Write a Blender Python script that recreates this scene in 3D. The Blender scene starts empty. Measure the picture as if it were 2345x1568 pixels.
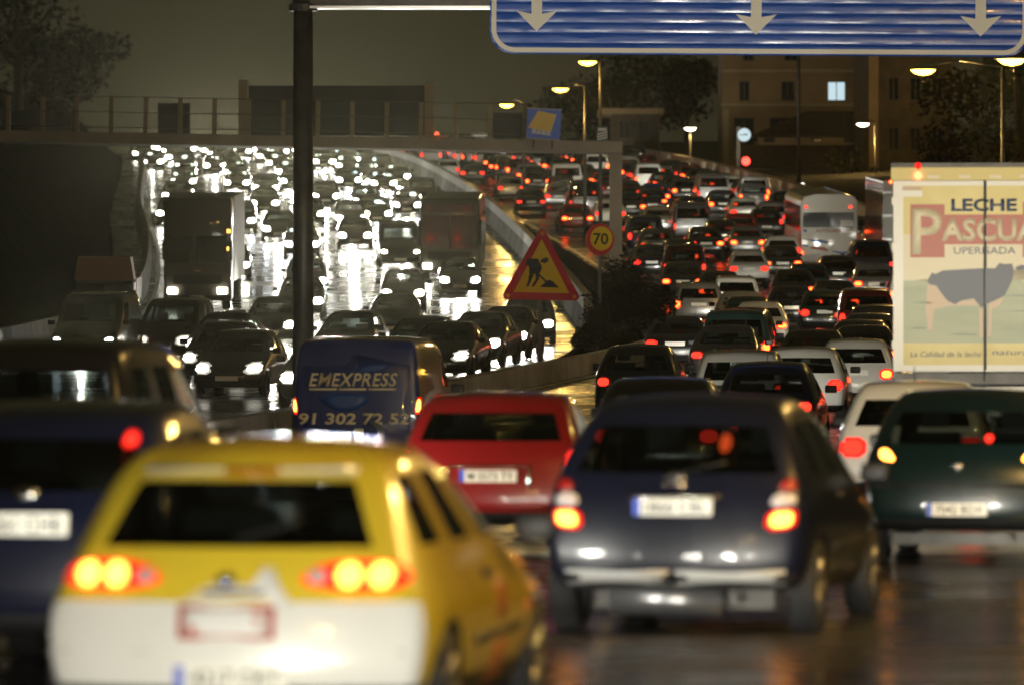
import bpy, bmesh, math, random
from mathutils import Vector, Matrix
from mathutils.bvhtree import BVHTree

random.seed(7)
SC = bpy.context.scene
COL = SC.collection
R = math.radians

# ------------------------------------------------------------------ camera
CAMZ = 1.92
F = 14000.0 / 2344.0                      # focal length in picture widths
cam = bpy.data.cameras.new('camera')
cam.sensor_width = 36.0
cam.lens = 36.0 * F
cam.clip_start = 0.5
cam.clip_end = 3000
cam.dof.use_dof = True
cam.dof.focus_distance = 135.0
cam.dof.aperture_fstop = 2.4
cam.dof.aperture_blades = 0
camo = bpy.data.objects.new('camera', cam)
camo.location = (0, 0, CAMZ)
camo.rotation_euler = (R(90), 0, 0)
COL.objects.link(camo)
SC.camera = camo

# ------------------------------------------------------------------ night sky
world = bpy.data.worlds.new('World')
SC.world = world
world.use_nodes = True
nt = world.node_tree
for n in list(nt.nodes):
    nt.nodes.remove(n)
wo = nt.nodes.new('ShaderNodeOutputWorld')
bg = nt.nodes.new('ShaderNodeBackground')
tc = nt.nodes.new('ShaderNodeTexCoord')
sp = nt.nodes.new('ShaderNodeSeparateXYZ')
rp = nt.nodes.new('ShaderNodeValToRGB')
nt.links.new(tc.outputs['Generated'], sp.inputs[0])
nt.links.new(sp.outputs['Z'], rp.inputs[0])
rp.color_ramp.elements[0].position = 0.0
rp.color_ramp.elements[0].color = (0.034, 0.030, 0.015, 1)
rp.color_ramp.elements[1].position = 0.35
rp.color_ramp.elements[1].color = (0.030, 0.026, 0.0125, 1)
nt.links.new(rp.outputs[0], bg.inputs['Color'])
bg.inputs['Strength'].default_value = 0.62
nt.links.new(bg.outputs[0], wo.inputs['Surface'])

SC.view_settings.view_transform = 'Standard'
SC.view_settings.look = 'None'
SC.view_settings.exposure = 0.15
SC.view_settings.gamma = 1.0
SC.render.engine = 'CYCLES'
SC.cycles.max_bounces = 5
SC.cycles.diffuse_bounces = 2
SC.cycles.glossy_bounces = 3
SC.cycles.transmission_bounces = 2
SC.cycles.transparent_max_bounces = 24
SC.cycles.volume_bounces = 0
SC.cycles.sample_clamp_indirect = 6.0
SC.cycles.sample_clamp_direct = 0.0
SC.cycles.use_denoising = True
SC.cycles.caustics_reflective = False
SC.cycles.caustics_refractive = False
SC.cycles.use_light_tree = True
SC.cycles.blur_glossy = 0.5

# ------------------------------------------------------------------ strengths
S_HEAD = 60.0
S_TAIL = 15.0
P_SODIUM = 300.0
P_BEHIND = 17000.0
P_BEAM = 1500.0       # dipped beams of the oncoming cars
P_BEAM_OUT = 220.0    # dipped beams inside the outbound queue

# ------------------------------------------------------------------ materials
MATS = {}


def mat(name, col=(.5, .5, .5), rough=.5, metal=0., coat=0., emit=None, es=0., spec=.5):
    if name in MATS:
        return MATS[name]
    m = bpy.data.materials.new(name)
    m.use_nodes = True
    b = m.node_tree.nodes['Principled BSDF']
    b.inputs['Base Color'].default_value = (*col, 1)
    b.inputs['Roughness'].default_value = rough
    b.inputs['Metallic'].default_value = metal
    b.inputs['Coat Weight'].default_value = coat
    b.inputs['Coat Roughness'].default_value = .04
    b.inputs['Specular IOR Level'].default_value = spec
    if emit:
        b.inputs['Emission Color'].default_value = (*emit, 1)
        b.inputs['Emission Strength'].default_value = es
    MATS[name] = m
    return m


def noisy(m, scale, c1, c2, lo=.35, hi=.65, rough=None, bump=0., detail=4, stretch=(1, 1, 1)):
    """give a material a noise driven colour, gloss and relief"""
    n = m.node_tree.nodes
    l = m.node_tree.links
    b = n['Principled BSDF']
    t = n.new('ShaderNodeTexCoord')
    mp = n.new('ShaderNodeMapping')
    mp.inputs['Scale'].default_value = stretch
    l.new(t.outputs['Object'], mp.inputs[0])
    z = n.new('ShaderNodeTexNoise')
    z.inputs['Scale'].default_value = scale
    z.inputs['Detail'].default_value = detail
    l.new(mp.outputs[0], z.inputs['Vector'])
    r = n.new('ShaderNodeValToRGB')
    r.color_ramp.elements[0].position = lo
    r.color_ramp.elements[1].position = hi
    r.color_ramp.elements[0].color = (*c1, 1)
    r.color_ramp.elements[1].color = (*c2, 1)
    l.new(z.outputs[0], r.inputs[0])
    l.new(r.outputs[0], b.inputs['Base Color'])
    if rough:
        mr = n.new('ShaderNodeMapRange')
        mr.inputs['From Min'].default_value = lo
        mr.inputs['From Max'].default_value = hi
        mr.inputs['To Min'].default_value = rough[0]
        mr.inputs['To Max'].default_value = rough[1]
        l.new(z.outputs[0], mr.inputs[0])
        l.new(mr.outputs[0], b.inputs['Roughness'])
    if bump:
        z2 = n.new('ShaderNodeTexNoise')
        z2.inputs['Scale'].default_value = scale * 9
        z2.inputs['Detail'].default_value = 3
        l.new(mp.outputs[0], z2.inputs['Vector'])
        bp = n.new('ShaderNodeBump')
        bp.inputs['Strength'].default_value = bump
        bp.inputs['Distance'].default_value = .02
        l.new(z2.outputs[0], bp.inputs['Height'])
        l.new(bp.outputs[0], b.inputs['Normal'])
    return m


def glass(name, tint, refl=.10):
    m = bpy.data.materials.new(name)
    m.use_nodes = True
    t = m.node_tree
    for n in list(t.nodes):
        t.nodes.remove(n)
    o = t.nodes.new('ShaderNodeOutputMaterial')
    mx = t.nodes.new('ShaderNodeMixShader')
    tr = t.nodes.new('ShaderNodeBsdfTransparent')
    tr.inputs[0].default_value = (*tint, 1)
    gl = t.nodes.new('ShaderNodeBsdfGlossy')
    gl.inputs['Roughness'].default_value = .03
    gl.inputs['Color'].default_value = (.9, .95, .95, 1)
    lw = t.nodes.new('ShaderNodeLayerWeight')
    lw.inputs[0].default_value = .28
    ad = t.nodes.new('ShaderNodeMath')
    ad.operation = 'ADD'
    ad.use_clamp = True
    ad.inputs[1].default_value = refl * .4
    t.links.new(lw.outputs['Fresnel'], ad.inputs[0])
    ge = t.nodes.new('ShaderNodeNewGeometry')
    iv = t.nodes.new('ShaderNodeMath')
    iv.operation = 'MULTIPLY_ADD'
    iv.inputs[1].default_value = -.97
    iv.inputs[2].default_value = 1.
    t.links.new(ge.outputs['Backfacing'], iv.inputs[0])
    mu = t.nodes.new('ShaderNodeMath')
    mu.operation = 'MULTIPLY'
    t.links.new(ad.outputs[0], mu.inputs[0])
    t.links.new(iv.outputs[0], mu.inputs[1])
    t.links.new(mu.outputs[0], mx.inputs[0])
    t.links.new(tr.outputs[0], mx.inputs[1])
    t.links.new(gl.outputs[0], mx.inputs[2])
    t.links.new(mx.outputs[0], o.inputs[0])
    MATS[name] = m
    return m


def emis(name, col, s):
    m = bpy.data.materials.new(name)
    m.use_nodes = True
    t = m.node_tree
    for n in list(t.nodes):
        t.nodes.remove(n)
    o = t.nodes.new('ShaderNodeOutputMaterial')
    e = t.nodes.new('ShaderNodeEmission')
    e.inputs[0].default_value = (*col, 1)
    e.inputs[1].default_value = s
    t.links.new(e.outputs[0], o.inputs[0])
    m.cycles.emission_sampling = 'FRONT'
    MATS[name] = m
    return m


PAINT = {
    'black': (.008, .008, .009), 'navy': (.004, .0055, .016), 'dark grey': (.030, .031, .033),
    'silver': (.34, .35, .36), 'white': (.78, .78, .74), 'red': (.20, .008, .009),
    'maroon': (.05, .006, .007), 'dark green': (.006, .016, .014), 'blue': (.02, .04, .13),
    'beige': (.38, .34, .24), 'grey': (.11, .115, .12), 'teal': (.02, .10, .11),
    'yellow': (.72, .53, .035), 'brown': (.22, .12, .04),
}
for k, c in PAINT.items():
    mat(k + ' paint', c, .28 if k not in ('silver', 'grey') else .32, .0 if k not in ('silver', 'grey') else .55, 1.0)


def lining(m):
    """painted panels carry matt dark trim on their inner side"""
    t = m.node_tree
    b_ = t.nodes['Principled BSDF']
    o = t.nodes['Material Output']
    d = t.nodes.new('ShaderNodeBsdfDiffuse')
    d.inputs[0].default_value = (.012, .012, .012, 1)
    g = t.nodes.new('ShaderNodeNewGeometry')
    x = t.nodes.new('ShaderNodeMixShader')
    t.links.new(g.outputs['Backfacing'], x.inputs[0])
    t.links.new(b_.outputs[0], x.inputs[1])
    t.links.new(d.outputs[0], x.inputs[2])
    t.links.new(x.outputs[0], o.inputs['Surface'])
    return m




def wet(m):
    """beads of rain on the clear coat"""
    t = m.node_tree
    b_ = t.nodes['Principled BSDF']
    c = t.nodes.new('ShaderNodeTexCoord')
    z = t.nodes.new('ShaderNodeTexVoronoi')
    z.inputs['Scale'].default_value = 38.
    t.links.new(c.outputs['Object'], z.inputs['Vector'])
    p_ = t.nodes.new('ShaderNodeBump')
    p_.inputs['Strength'].default_value = .09
    p_.inputs['Distance'].default_value = .006
    t.links.new(z.outputs['Distance'], p_.inputs['Height'])
    t.links.new(p_.outputs[0], b_.inputs['Coat Normal'])
    return m


for k in PAINT:
    wet(MATS[k + ' paint'])
    lining(MATS[k + ' paint'])
GL = glass('car glass', (.26, .29, .28))
GLD = glass('dark car glass', (.24, .26, .25), .16)
DARK = mat('dark plastic', (.012, .012, .013), .55)
TYRE = mat('tyre rubber', (.012, .012, .012), .8)
RIM = mat('wheel rim', (.35, .35, .36), .3, .8)
SEAT = mat('seat cloth', (.05, .05, .055), .9)
CHROME = mat('chrome', (.75, .76, .78), .12, 1.)
PLATE = mat('plate white', (.80, .79, .70), .35)
PLBLUE = mat('plate blue', (.03, .08, .55), .4)
INK = mat('plate ink', (.03, .03, .03), .5)
HEAD = emis('headlamp on', (1., .96, .80), S_HEAD)
HEADR = emis('headlamp rim', (1., .93, .74), .45)
HEADB = emis('headlamp main beam', (1., .97, .86), 430.)
HEADS = emis('side lamp', (1., .95, .80), 3.0)
HEADO = emis('headlamp dipped', (1., .96, .82), 32.)
HEADX = emis('xenon headlamp on', (.86, .93, 1.), S_HEAD)
TAILO = emis('tail lens glowing', (1., .020, .012), 1.6)
TAILH = emis('brake bulb glowing', (1., .055, .009), S_TAIL)
TAILD = emis('tail lens dim', (1., .03, .015), 2.6)
TAILOFF = mat('tail lens unlit', (.30, .012, .010), .15, 0, 1.)
REVL = mat('clear lamp lens', (.55, .50, .48), .15, 0, 1.)
AMBER = mat('amber lens', (.7, .25, .02), .2, 0, 1.)
CONC = noisy(mat('concrete', (.3, .29, .27), .75), .6, (.20, .19, .17), (.36, .34, .30), bump=.3)
DARKCONC = noisy(mat('dark concrete', (.05, .045, .035), .9), .6, (.03, .026, .02), (.07, .06, .045), bump=.3)  # darker concrete for the near stretch of the left barrier
STEEL = noisy(mat('painted steel', (.2, .2, .19), .5, .3), 3., (.045, .043, .038), (.085, .08, .07))
ASPH = noisy(mat('wet asphalt', (.04, .04, .04), .3), .35, (.012, .012, .012), (.030, .029, .027), .3, .7, (.13, .36), .25)
SOIL = noisy(mat('soil', (.03, .026, .015), .95), 1., (.012, .012, .007), (.032, .028, .016), bump=.5)
BANK = noisy(mat('bank soil', (.012, .011, .006), 1., spec=0.), 1., (.004, .004, .002), (.012, .011, .006), bump=.6)
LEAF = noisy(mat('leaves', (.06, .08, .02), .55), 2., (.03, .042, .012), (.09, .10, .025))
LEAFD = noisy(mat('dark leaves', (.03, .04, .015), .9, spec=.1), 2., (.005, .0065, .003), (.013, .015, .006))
BARK = noisy(mat('bark', (.08, .06, .04), .9), 4., (.05, .04, .03), (.11, .08, .05))


# ------------------------------------------------------------------ helpers
def tag(o, label=None, cat=None, group=None, kind=None):
    if label:
        o['label'] = label
    if cat:
        o['category'] = cat
    if group:
        o['group'] = group
    if kind:
        o['kind'] = kind
    return o


def empty(name, loc=(0, 0, 0), rot=(0, 0, 0), label=None, cat=None, group=None):
    o = bpy.data.objects.new(name, None)
    o.empty_display_size = .2
    o.location = loc
    o.rotation_euler = rot
    COL.objects.link(o)
    return tag(o, label, cat, group)


def add(name, me, parent=None, loc=(0, 0, 0), rot=(0, 0, 0), m=None):
    o = bpy.data.objects.new(name, me)
    o.location = loc
    o.rotation_euler = rot
    if parent is not None:
        o.parent = parent
    if m is not None:
        me.materials.clear()
        for x in (m if isinstance(m, (list, tuple)) else [m]):
            me.materials.append(x)
    COL.objects.link(o)
    return o


def mesh(name, v, f, mats=(), mi=None, smooth=False):
    me = bpy.data.meshes.new(name)
    me.from_pydata([tuple(p) for p in v], [], [tuple(p) for p in f])
    for m in mats:
        me.materials.append(m)
    if mi:
        me.polygons.foreach_set('material_index', mi)
    if smooth:
        me.polygons.foreach_set('use_smooth', [True] * len(me.polygons))
    me.update()
    return me


class MB:
    """collects boxes, tubes and prisms into one mesh"""

    def __init__(s):
        s.v, s.f, s.mi = [], [], []

    def _add(s, v, f, mi=0):
        k = len(s.v)
        s.v += [tuple(p) for p in v]
        s.f += [tuple(i + k for i in q) for q in f]
        s.mi += [mi] * len(f)
        return s

    def box(s, x0, x1, y0, y1, z0, z1, mi=0):
        v = [(x, y, z) for x in (x0, x1) for y in (y0, y1) for z in (z0, z1)]
        f = [(0, 1, 3, 2), (4, 6, 7, 5), (0, 4, 5, 1), (2, 3, 7, 6), (0, 2, 6, 4), (1, 5, 7, 3)]
        return s._add(v, f, mi)

    def tube(s, a, b, r0, r1=None, n=8, mi=0, cap=True):
        a, b = Vector(a), Vector(b)
        r1 = r0 if r1 is None else r1
        d = (b - a).normalized()
        u = d.cross(Vector((0, 0, 1)) if abs(d.z) < .9 else Vector((1, 0, 0))).normalized()
        w = d.cross(u)
        v = []
        for i in range(n):
            t = 2 * math.pi * i / n
            o = u * math.cos(t) + w * math.sin(t)
            v += [a + o * r0, b + o * r1]
        f = [(2 * i, 2 * ((i + 1) % n), 2 * ((i + 1) % n) + 1, 2 * i + 1) for i in range(n)]
        if cap:
            f.append(tuple(2 * i for i in reversed(range(n))))
            f.append(tuple(2 * i + 1 for i in range(n)))
        return s._add(v, f, mi)

    def prism(s, poly, y0, y1, mi=0):
        """polygon in x,z extruded along y (y0 is the near face)"""
        n = len(poly)
        v = [(x, y0, z) for x, z in poly] + [(x, y1, z) for x, z in poly]
        f = [tuple(range(n)), tuple(reversed(range(n, 2 * n)))]
        f += [(i, i + n, (i + 1) % n + n, (i + 1) % n) for i in range(n)]
        return s._add(v, f, mi)

    def lathe(s, prof, axis='x', c=(0, 0, 0), n=16, mi=0):
        """profile of (along, radius)"""
        k = len(prof)
        v = []
        for i in range(n):
            t = 2 * math.pi * i / n
            for a, r in prof:
                p, q = r * math.cos(t), r * math.sin(t)
                w = (a, p, q) if axis == 'x' else (p, q, a) if axis == 'z' else (p, a, q)
                v.append((w[0] + c[0], w[1] + c[1], w[2] + c[2]))
        f = []
        for i in range(n):
            j = (i + 1) % n
            for m_ in range(k - 1):
                f.append((i * k + m_, i * k + m_ + 1, j * k + m_ + 1, j * k + m_))
        return s._add(v, f, mi)

    def me(s, name, mats, smooth=False):
        m = mesh(name, s.v, s.f, mats if isinstance(mats, (list, tuple)) else [mats], s.mi, smooth)
        b = bmesh.new()
        b.from_mesh(m)
        bmesh.ops.recalc_face_normals(b, faces=b.faces[:])
        b.to_mesh(m)
        b.free()
        return m

    def obj(s, name, mats, parent=None, loc=(0, 0, 0), rot=(0, 0, 0), smooth=False):
        return add(name, s.me(name, mats, smooth), parent, loc, rot)


def bevelled(mb, name, mats, w=.03, seg=2, smooth=True):
    m = mb.me(name, mats)
    b = bmesh.new()
    b.from_mesh(m)
    bmesh.ops.bevel(b, geom=b.edges[:], offset=w, segments=seg, affect='EDGES', profile=.6)
    b.to_mesh(m)
    b.free()
    if smooth:
        m.polygons.foreach_set('use_smooth', [True] * len(m.polygons))
    return m


def text_mesh(name, s, h, material, depth=.004, bold=.0, shear=0., width=None, space=1.0):
    """lettering lying in the x,z plane facing -y, centred on its own box"""
    c = bpy.data.curves.new(name, 'FONT')
    c.body = s
    c.size = 1.
    c.extrude = 0.
    c.offset = bold
    c.shear = shear
    c.space_character = space
    c.resolution_u = 3
    o = bpy.data.objects.new(name, c)
    COL.objects.link(o)
    dg = bpy.context.evaluated_depsgraph_get()
    m = bpy.data.meshes.new_from_object(o.evaluated_get(dg))
    bpy.data.objects.remove(o)
    bpy.data.curves.remove(c)
    xs = [v.co.x for v in m.vertices]
    ys = [v.co.y for v in m.vertices]
    sc = h / max(max(ys) - min(ys), 1e-6)
    sx = sc if width is None else width / max(max(xs) - min(xs), 1e-6)
    cx, cy = (max(xs) + min(xs)) / 2, (max(ys) + min(ys)) / 2
    for v in m.vertices:
        v.co = Vector(((v.co.x - cx) * sx, 0, (v.co.y - cy) * sc))
    m.materials.clear()
    m.materials.append(material)
    b = bmesh.new()
    b.from_mesh(m)
    r = bmesh.ops.extrude_face_region(b, geom=b.faces[:])
    for e in r['geom']:
        if isinstance(e, bmesh.types.BMVert):
            e.co.y -= depth
    bmesh.ops.recalc_face_normals(b, faces=b.faces[:])
    b.to_mesh(m)
    b.free()
    m.name = name
    return m


def interp(knots, x):
    """monotone cubic through knots"""
    n = len(knots)
    if x <= knots[0][0]:
        a, b = knots[0], knots[1]
        return a[1] + (b[1] - a[1]) / (b[0] - a[0]) * (x - a[0])
    if x >= knots[-1][0]:
        a, b = knots[-2], knots[-1]
        return b[1] + (b[1] - a[1]) / (b[0] - a[0]) * (x - b[0])
    i = max(k for k in range(n - 1) if knots[k][0] <= x)

    def sl(k):
        if k == 0:
            return (knots[1][1] - knots[0][1]) / (knots[1][0] - knots[0][0])
        if k == n - 1:
            return (knots[-1][1] - knots[-2][1]) / (knots[-1][0] - knots[-2][0])
        return (knots[k + 1][1] - knots[k - 1][1]) / (knots[k + 1][0] - knots[k - 1][0])
    x0, y0 = knots[i]
    x1, y1 = knots[i + 1]
    h = x1 - x0
    t = (x - x0) / h
    return ((1 + 2 * t) * (1 - t) ** 2 * y0 + t * (1 - t) ** 2 * h * sl(i) + t * t * (3 - 2 * t) * y1 + t * t * (t - 1) * h * sl(i + 1))


# ------------------------------------------------------------------ the road in plan and in height (metres)
ZK = [(0, 0), (60, 0), (100, .1), (150, .9), (200, 2.1), (226, 3.1), (270, 5.2), (335, 8.9), (368, 10.6), (450, 14.5), (560, 19), (700, 23.5), (1000, 32)]
MK = [(0, -22), (60, -12.5), (105, -6), (142, -1.9), (165, .8), (180, 1.8), (205, 2.5), (270, 1.0), (335, -1.7), (450, -7.5), (560, -15), (700, -25), (1000, -47)]     # central barrier
KK = [(0, -19), (60, -10.3), (105, -4.7), (142, -.45), (180, 4.2), (200, 4.7), (230, 4.6), (270, 3.4), (335, -.5), (450, -6.6), (560, -14.1), (700, -24), (1000, -46)]  # kerb of the outbound side
RK = [(0, 3), (60, 9), (105, 13.5), (142, 16.8), (180, 19.5), (230, 20.3), (264, 19.8), (335, 16.4), (450, 10.6), (560, 3.2), (700, -7), (1000, -29)]   # right wall
EK = [(0, -30), (60, -20), (110, -15.5), (165, -13.6), (226, -14.2), (280, -16.8), (335, -20.5), (450, -27.2), (560, -34.3), (700, -44), (1000, -66)]   # left edge


def zr(y):
    return 0. if y < 55 else max(0., interp(ZK, y))


def Mx(y): return interp(MK, y)
def Kx(y): return interp(KK, y)
def Rx(y): return interp(RK, y)
def Ex(y): return interp(EK, y)


def slope(f, y): return (f(y + 2) - f(y - 2)) / 4.


def depth_for(v, h):
    """distance at which something h above the road shows at picture height v"""
    best, bd = 0, 1e9
    for i in range(600, 7000):
        D = i / 10.
        e = abs(784 - (zr(D) + h - CAMZ) * 14000. / D - v)
        if e < bd:
            bd, best = e, D
    return best


def at(u, v, D):
    return Vector(((u - 1172) * D / 14000., D, CAMZ - (v - 784) * D / 14000.))


def strip(name, fa, fb, y0, y1, dz, n, m, cross=6, kind='structure'):
    v, f = [], []
    for i in range(n + 1):
        y = y0 + (y1 - y0) * i / n
        for j in range(cross + 1):
            t = j / cross
            v.append((fa(y) * (1 - t) + fb(y) * t, y, zr(y) + dz))
    for i in range(n):
        for j in range(cross):
            a = i * (cross + 1) + j
            f.append((a, a + 1, a + cross + 2, a + cross + 1))
    return tag(add(name, mesh(name, v, f, [m], smooth=True)), kind=kind)


strip('ground', lambda y: -500, lambda y: 500, -120, 1000, -.30, 112, SOIL, 10)
strip('oncoming_road', lambda y: Ex(y) - 1.5, lambda y: Mx(y), -120, 900, 0., 204, ASPH, 8)
strip('outbound_road', lambda y: Kx(y), lambda y: max(Rx(y), 13 if y < 105 else -99) + .2, -120, 900, 0.004, 204, ASPH, 8)
strip('verge', lambda y: Mx(y) - .1, lambda y: Kx(y) + .1, -120, 900, .10, 204, BANK, 2)
LINE = mat('road paint', (.62, .62, .58), .45)
strip('edge_line', lambda y: Kx(y) + .45, lambda y: Kx(y) + .62, 20, 640, .010, 130, LINE, 1)
strip('edge_line', lambda y: Rx(y) - .75, lambda y: Rx(y) - .6, 20, 640, .010, 130, LINE, 1)
strip('edge_line', lambda y: Ex(y) + .55, lambda y: Ex(y) + .7, 20, 640, .010, 130, LINE, 1)


def wallstrip(name, fx, y0, y1, h, w, m, parent=None, n=None, taper=.0, base=0.):
    """a long low wall that follows the road, profile slightly tapered"""
    n = n or max(2, int((y1 - y0) / 4))
    v, f = [], []
    for i in range(n + 1):
        y = y0 + (y1 - y0) * i / n
        x, z = fx(y), zr(y) + base
        for dx, dz in ((-w / 2, -.3), (-w / 2 + taper, h), (w / 2 - taper, h), (w / 2, -.3)):
            v.append((x + dx, y, z + dz))
    for i in range(n):
        for j in range(3):
            a = i * 4 + j
            f.append((a, a + 1, a + 5, a + 4))
    f.append((3, 2, 1, 0))
    k = n * 4
    f.append((k, k + 1, k + 2, k + 3))
    me = mesh(name, v, f, [m])
    b = bmesh.new()
    b.from_mesh(me)
    bmesh.ops.recalc_face_normals(b, faces=b.faces[:])
    b.to_mesh(me)
    b.free()
    return add(name, me, parent)


# central concrete divider: one precast block after another
WHITECONC = noisy(mat('pale concrete', (.5, .48, .44), .92, spec=.12), .5, (.15, .145, .13), (.29, .28, .25), bump=.8)
PALETOP = mat('pale coping', (.55, .53, .48), .8, spec=.2)
div = empty('concrete_divider', (Mx(205), 205, zr(205)), label='pale concrete divider curving uphill between headlights and tail lights', cat='barrier')
y = 205.
while y < 640:
    L = 6.0
    o = wallstrip('concrete_block', lambda q: Mx(q) + .05, y, y + L - .06, .78, .60, WHITECONC, n=2, taper=.17)
    o.parent = div
    o.matrix_parent_inverse = Matrix.Translation(-Vector(div.location))
    o = wallstrip('divider_coping', lambda q: Mx(q) + .05, y, y + L - .04, .14, .34, PALETOP, n=2, base=1.084, taper=.03)
    o.parent = div
    o.matrix_parent_inverse = Matrix.Translation(-Vector(div.location))
    y += L
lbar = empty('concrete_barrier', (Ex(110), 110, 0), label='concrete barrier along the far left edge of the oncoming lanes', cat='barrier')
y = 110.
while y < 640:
    o = wallstrip('concrete_block', lambda q: Ex(q) + .05, y, y + 5.94, .95 if y > 225 else 1.15, .60, WHITECONC if y > 225 else DARKCONC, n=2, taper=.17)
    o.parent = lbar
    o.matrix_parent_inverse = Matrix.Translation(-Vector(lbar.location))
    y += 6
rbar = empty('parapet_wall', (Rx(90), 90, 0), label='low wall with lit coping along the outer edge of the outbound lanes', cat='wall')
SANDC = noisy(mat('sandy concrete', (.42, .36, .25), .7), .8, (.30, .26, .18), (.48, .41, .28), bump=.2)
for y0 in range(90, 640, 10):
    o = wallstrip('wall_panel', Rx, y0, y0 + 9.95, .95, .30, CONC, n=3)
    o.parent = rbar
    o.matrix_parent_inverse = Matrix.Translation(-Vector(rbar.location))
    o = wallstrip('coping', Rx, y0, y0 + 9.97, .22, .52, SANDC, n=3, base=1.26)
    o.parent = rbar
    o.matrix_parent_inverse = Matrix.Translation(-Vector(rbar.location))
kerb = empty('kerb', (Kx(90), 90, 0), label='low kerb wall glowing red from brake lights below the road works sign', cat='kerb')
for y0 in range(60, 180, 6):
    o = wallstrip('kerb_stone', Kx, y0, y0 + 5.96, .50, .40, CONC, n=2, taper=.04)
    o.parent = kerb
    o.matrix_parent_inverse = Matrix.Translation(-Vector(kerb.location))

# earth bank at the far left
v, f = [], []
ys = list(range(60, 660, 12))
for y in ys:
    for dx, dz in ((-1.6, -.3), (-3.5, 1.2), (-7, 4.6), (-14, 6.2), (-40, 7.5), (-260, 9)):
        v.append((Ex(y) + dx, y, zr(y) + dz + (random.uniform(-.3, .3) if dx < -3 else 0)))
for i in range(len(ys) - 1):
    for j in range(5):
        a = i * 6 + j
        f.append((a, a + 6, a + 7, a + 1))
tag(add('earth_bank', mesh('earth_bank', v, f, [BANK], smooth=True)), kind='structure')
# rising ground on the right beyond the wall
v, f = [], []
ys = list(range(100, 900, 12))
for y in ys:
    for dx, dz in ((.1, .1), (4, .5), (20, 1.2), (60, 2.0), (320, 4)):
        v.append((Rx(y) + .3 + dx, y, zr(y) + dz))
for i in range(len(ys) - 1):
    for j in range(4):
        a = i * 5 + j
        f.append((a, a + 1, a + 6, a + 5))
tag(add('terrain', mesh('terrain', v, f, [SOIL], smooth=True)), kind='structure')


# ------------------------------------------------------------------ vehicle bodies
COLS_STD = [-1, -.91, -.45, 0, .45, .91, 1]


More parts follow.
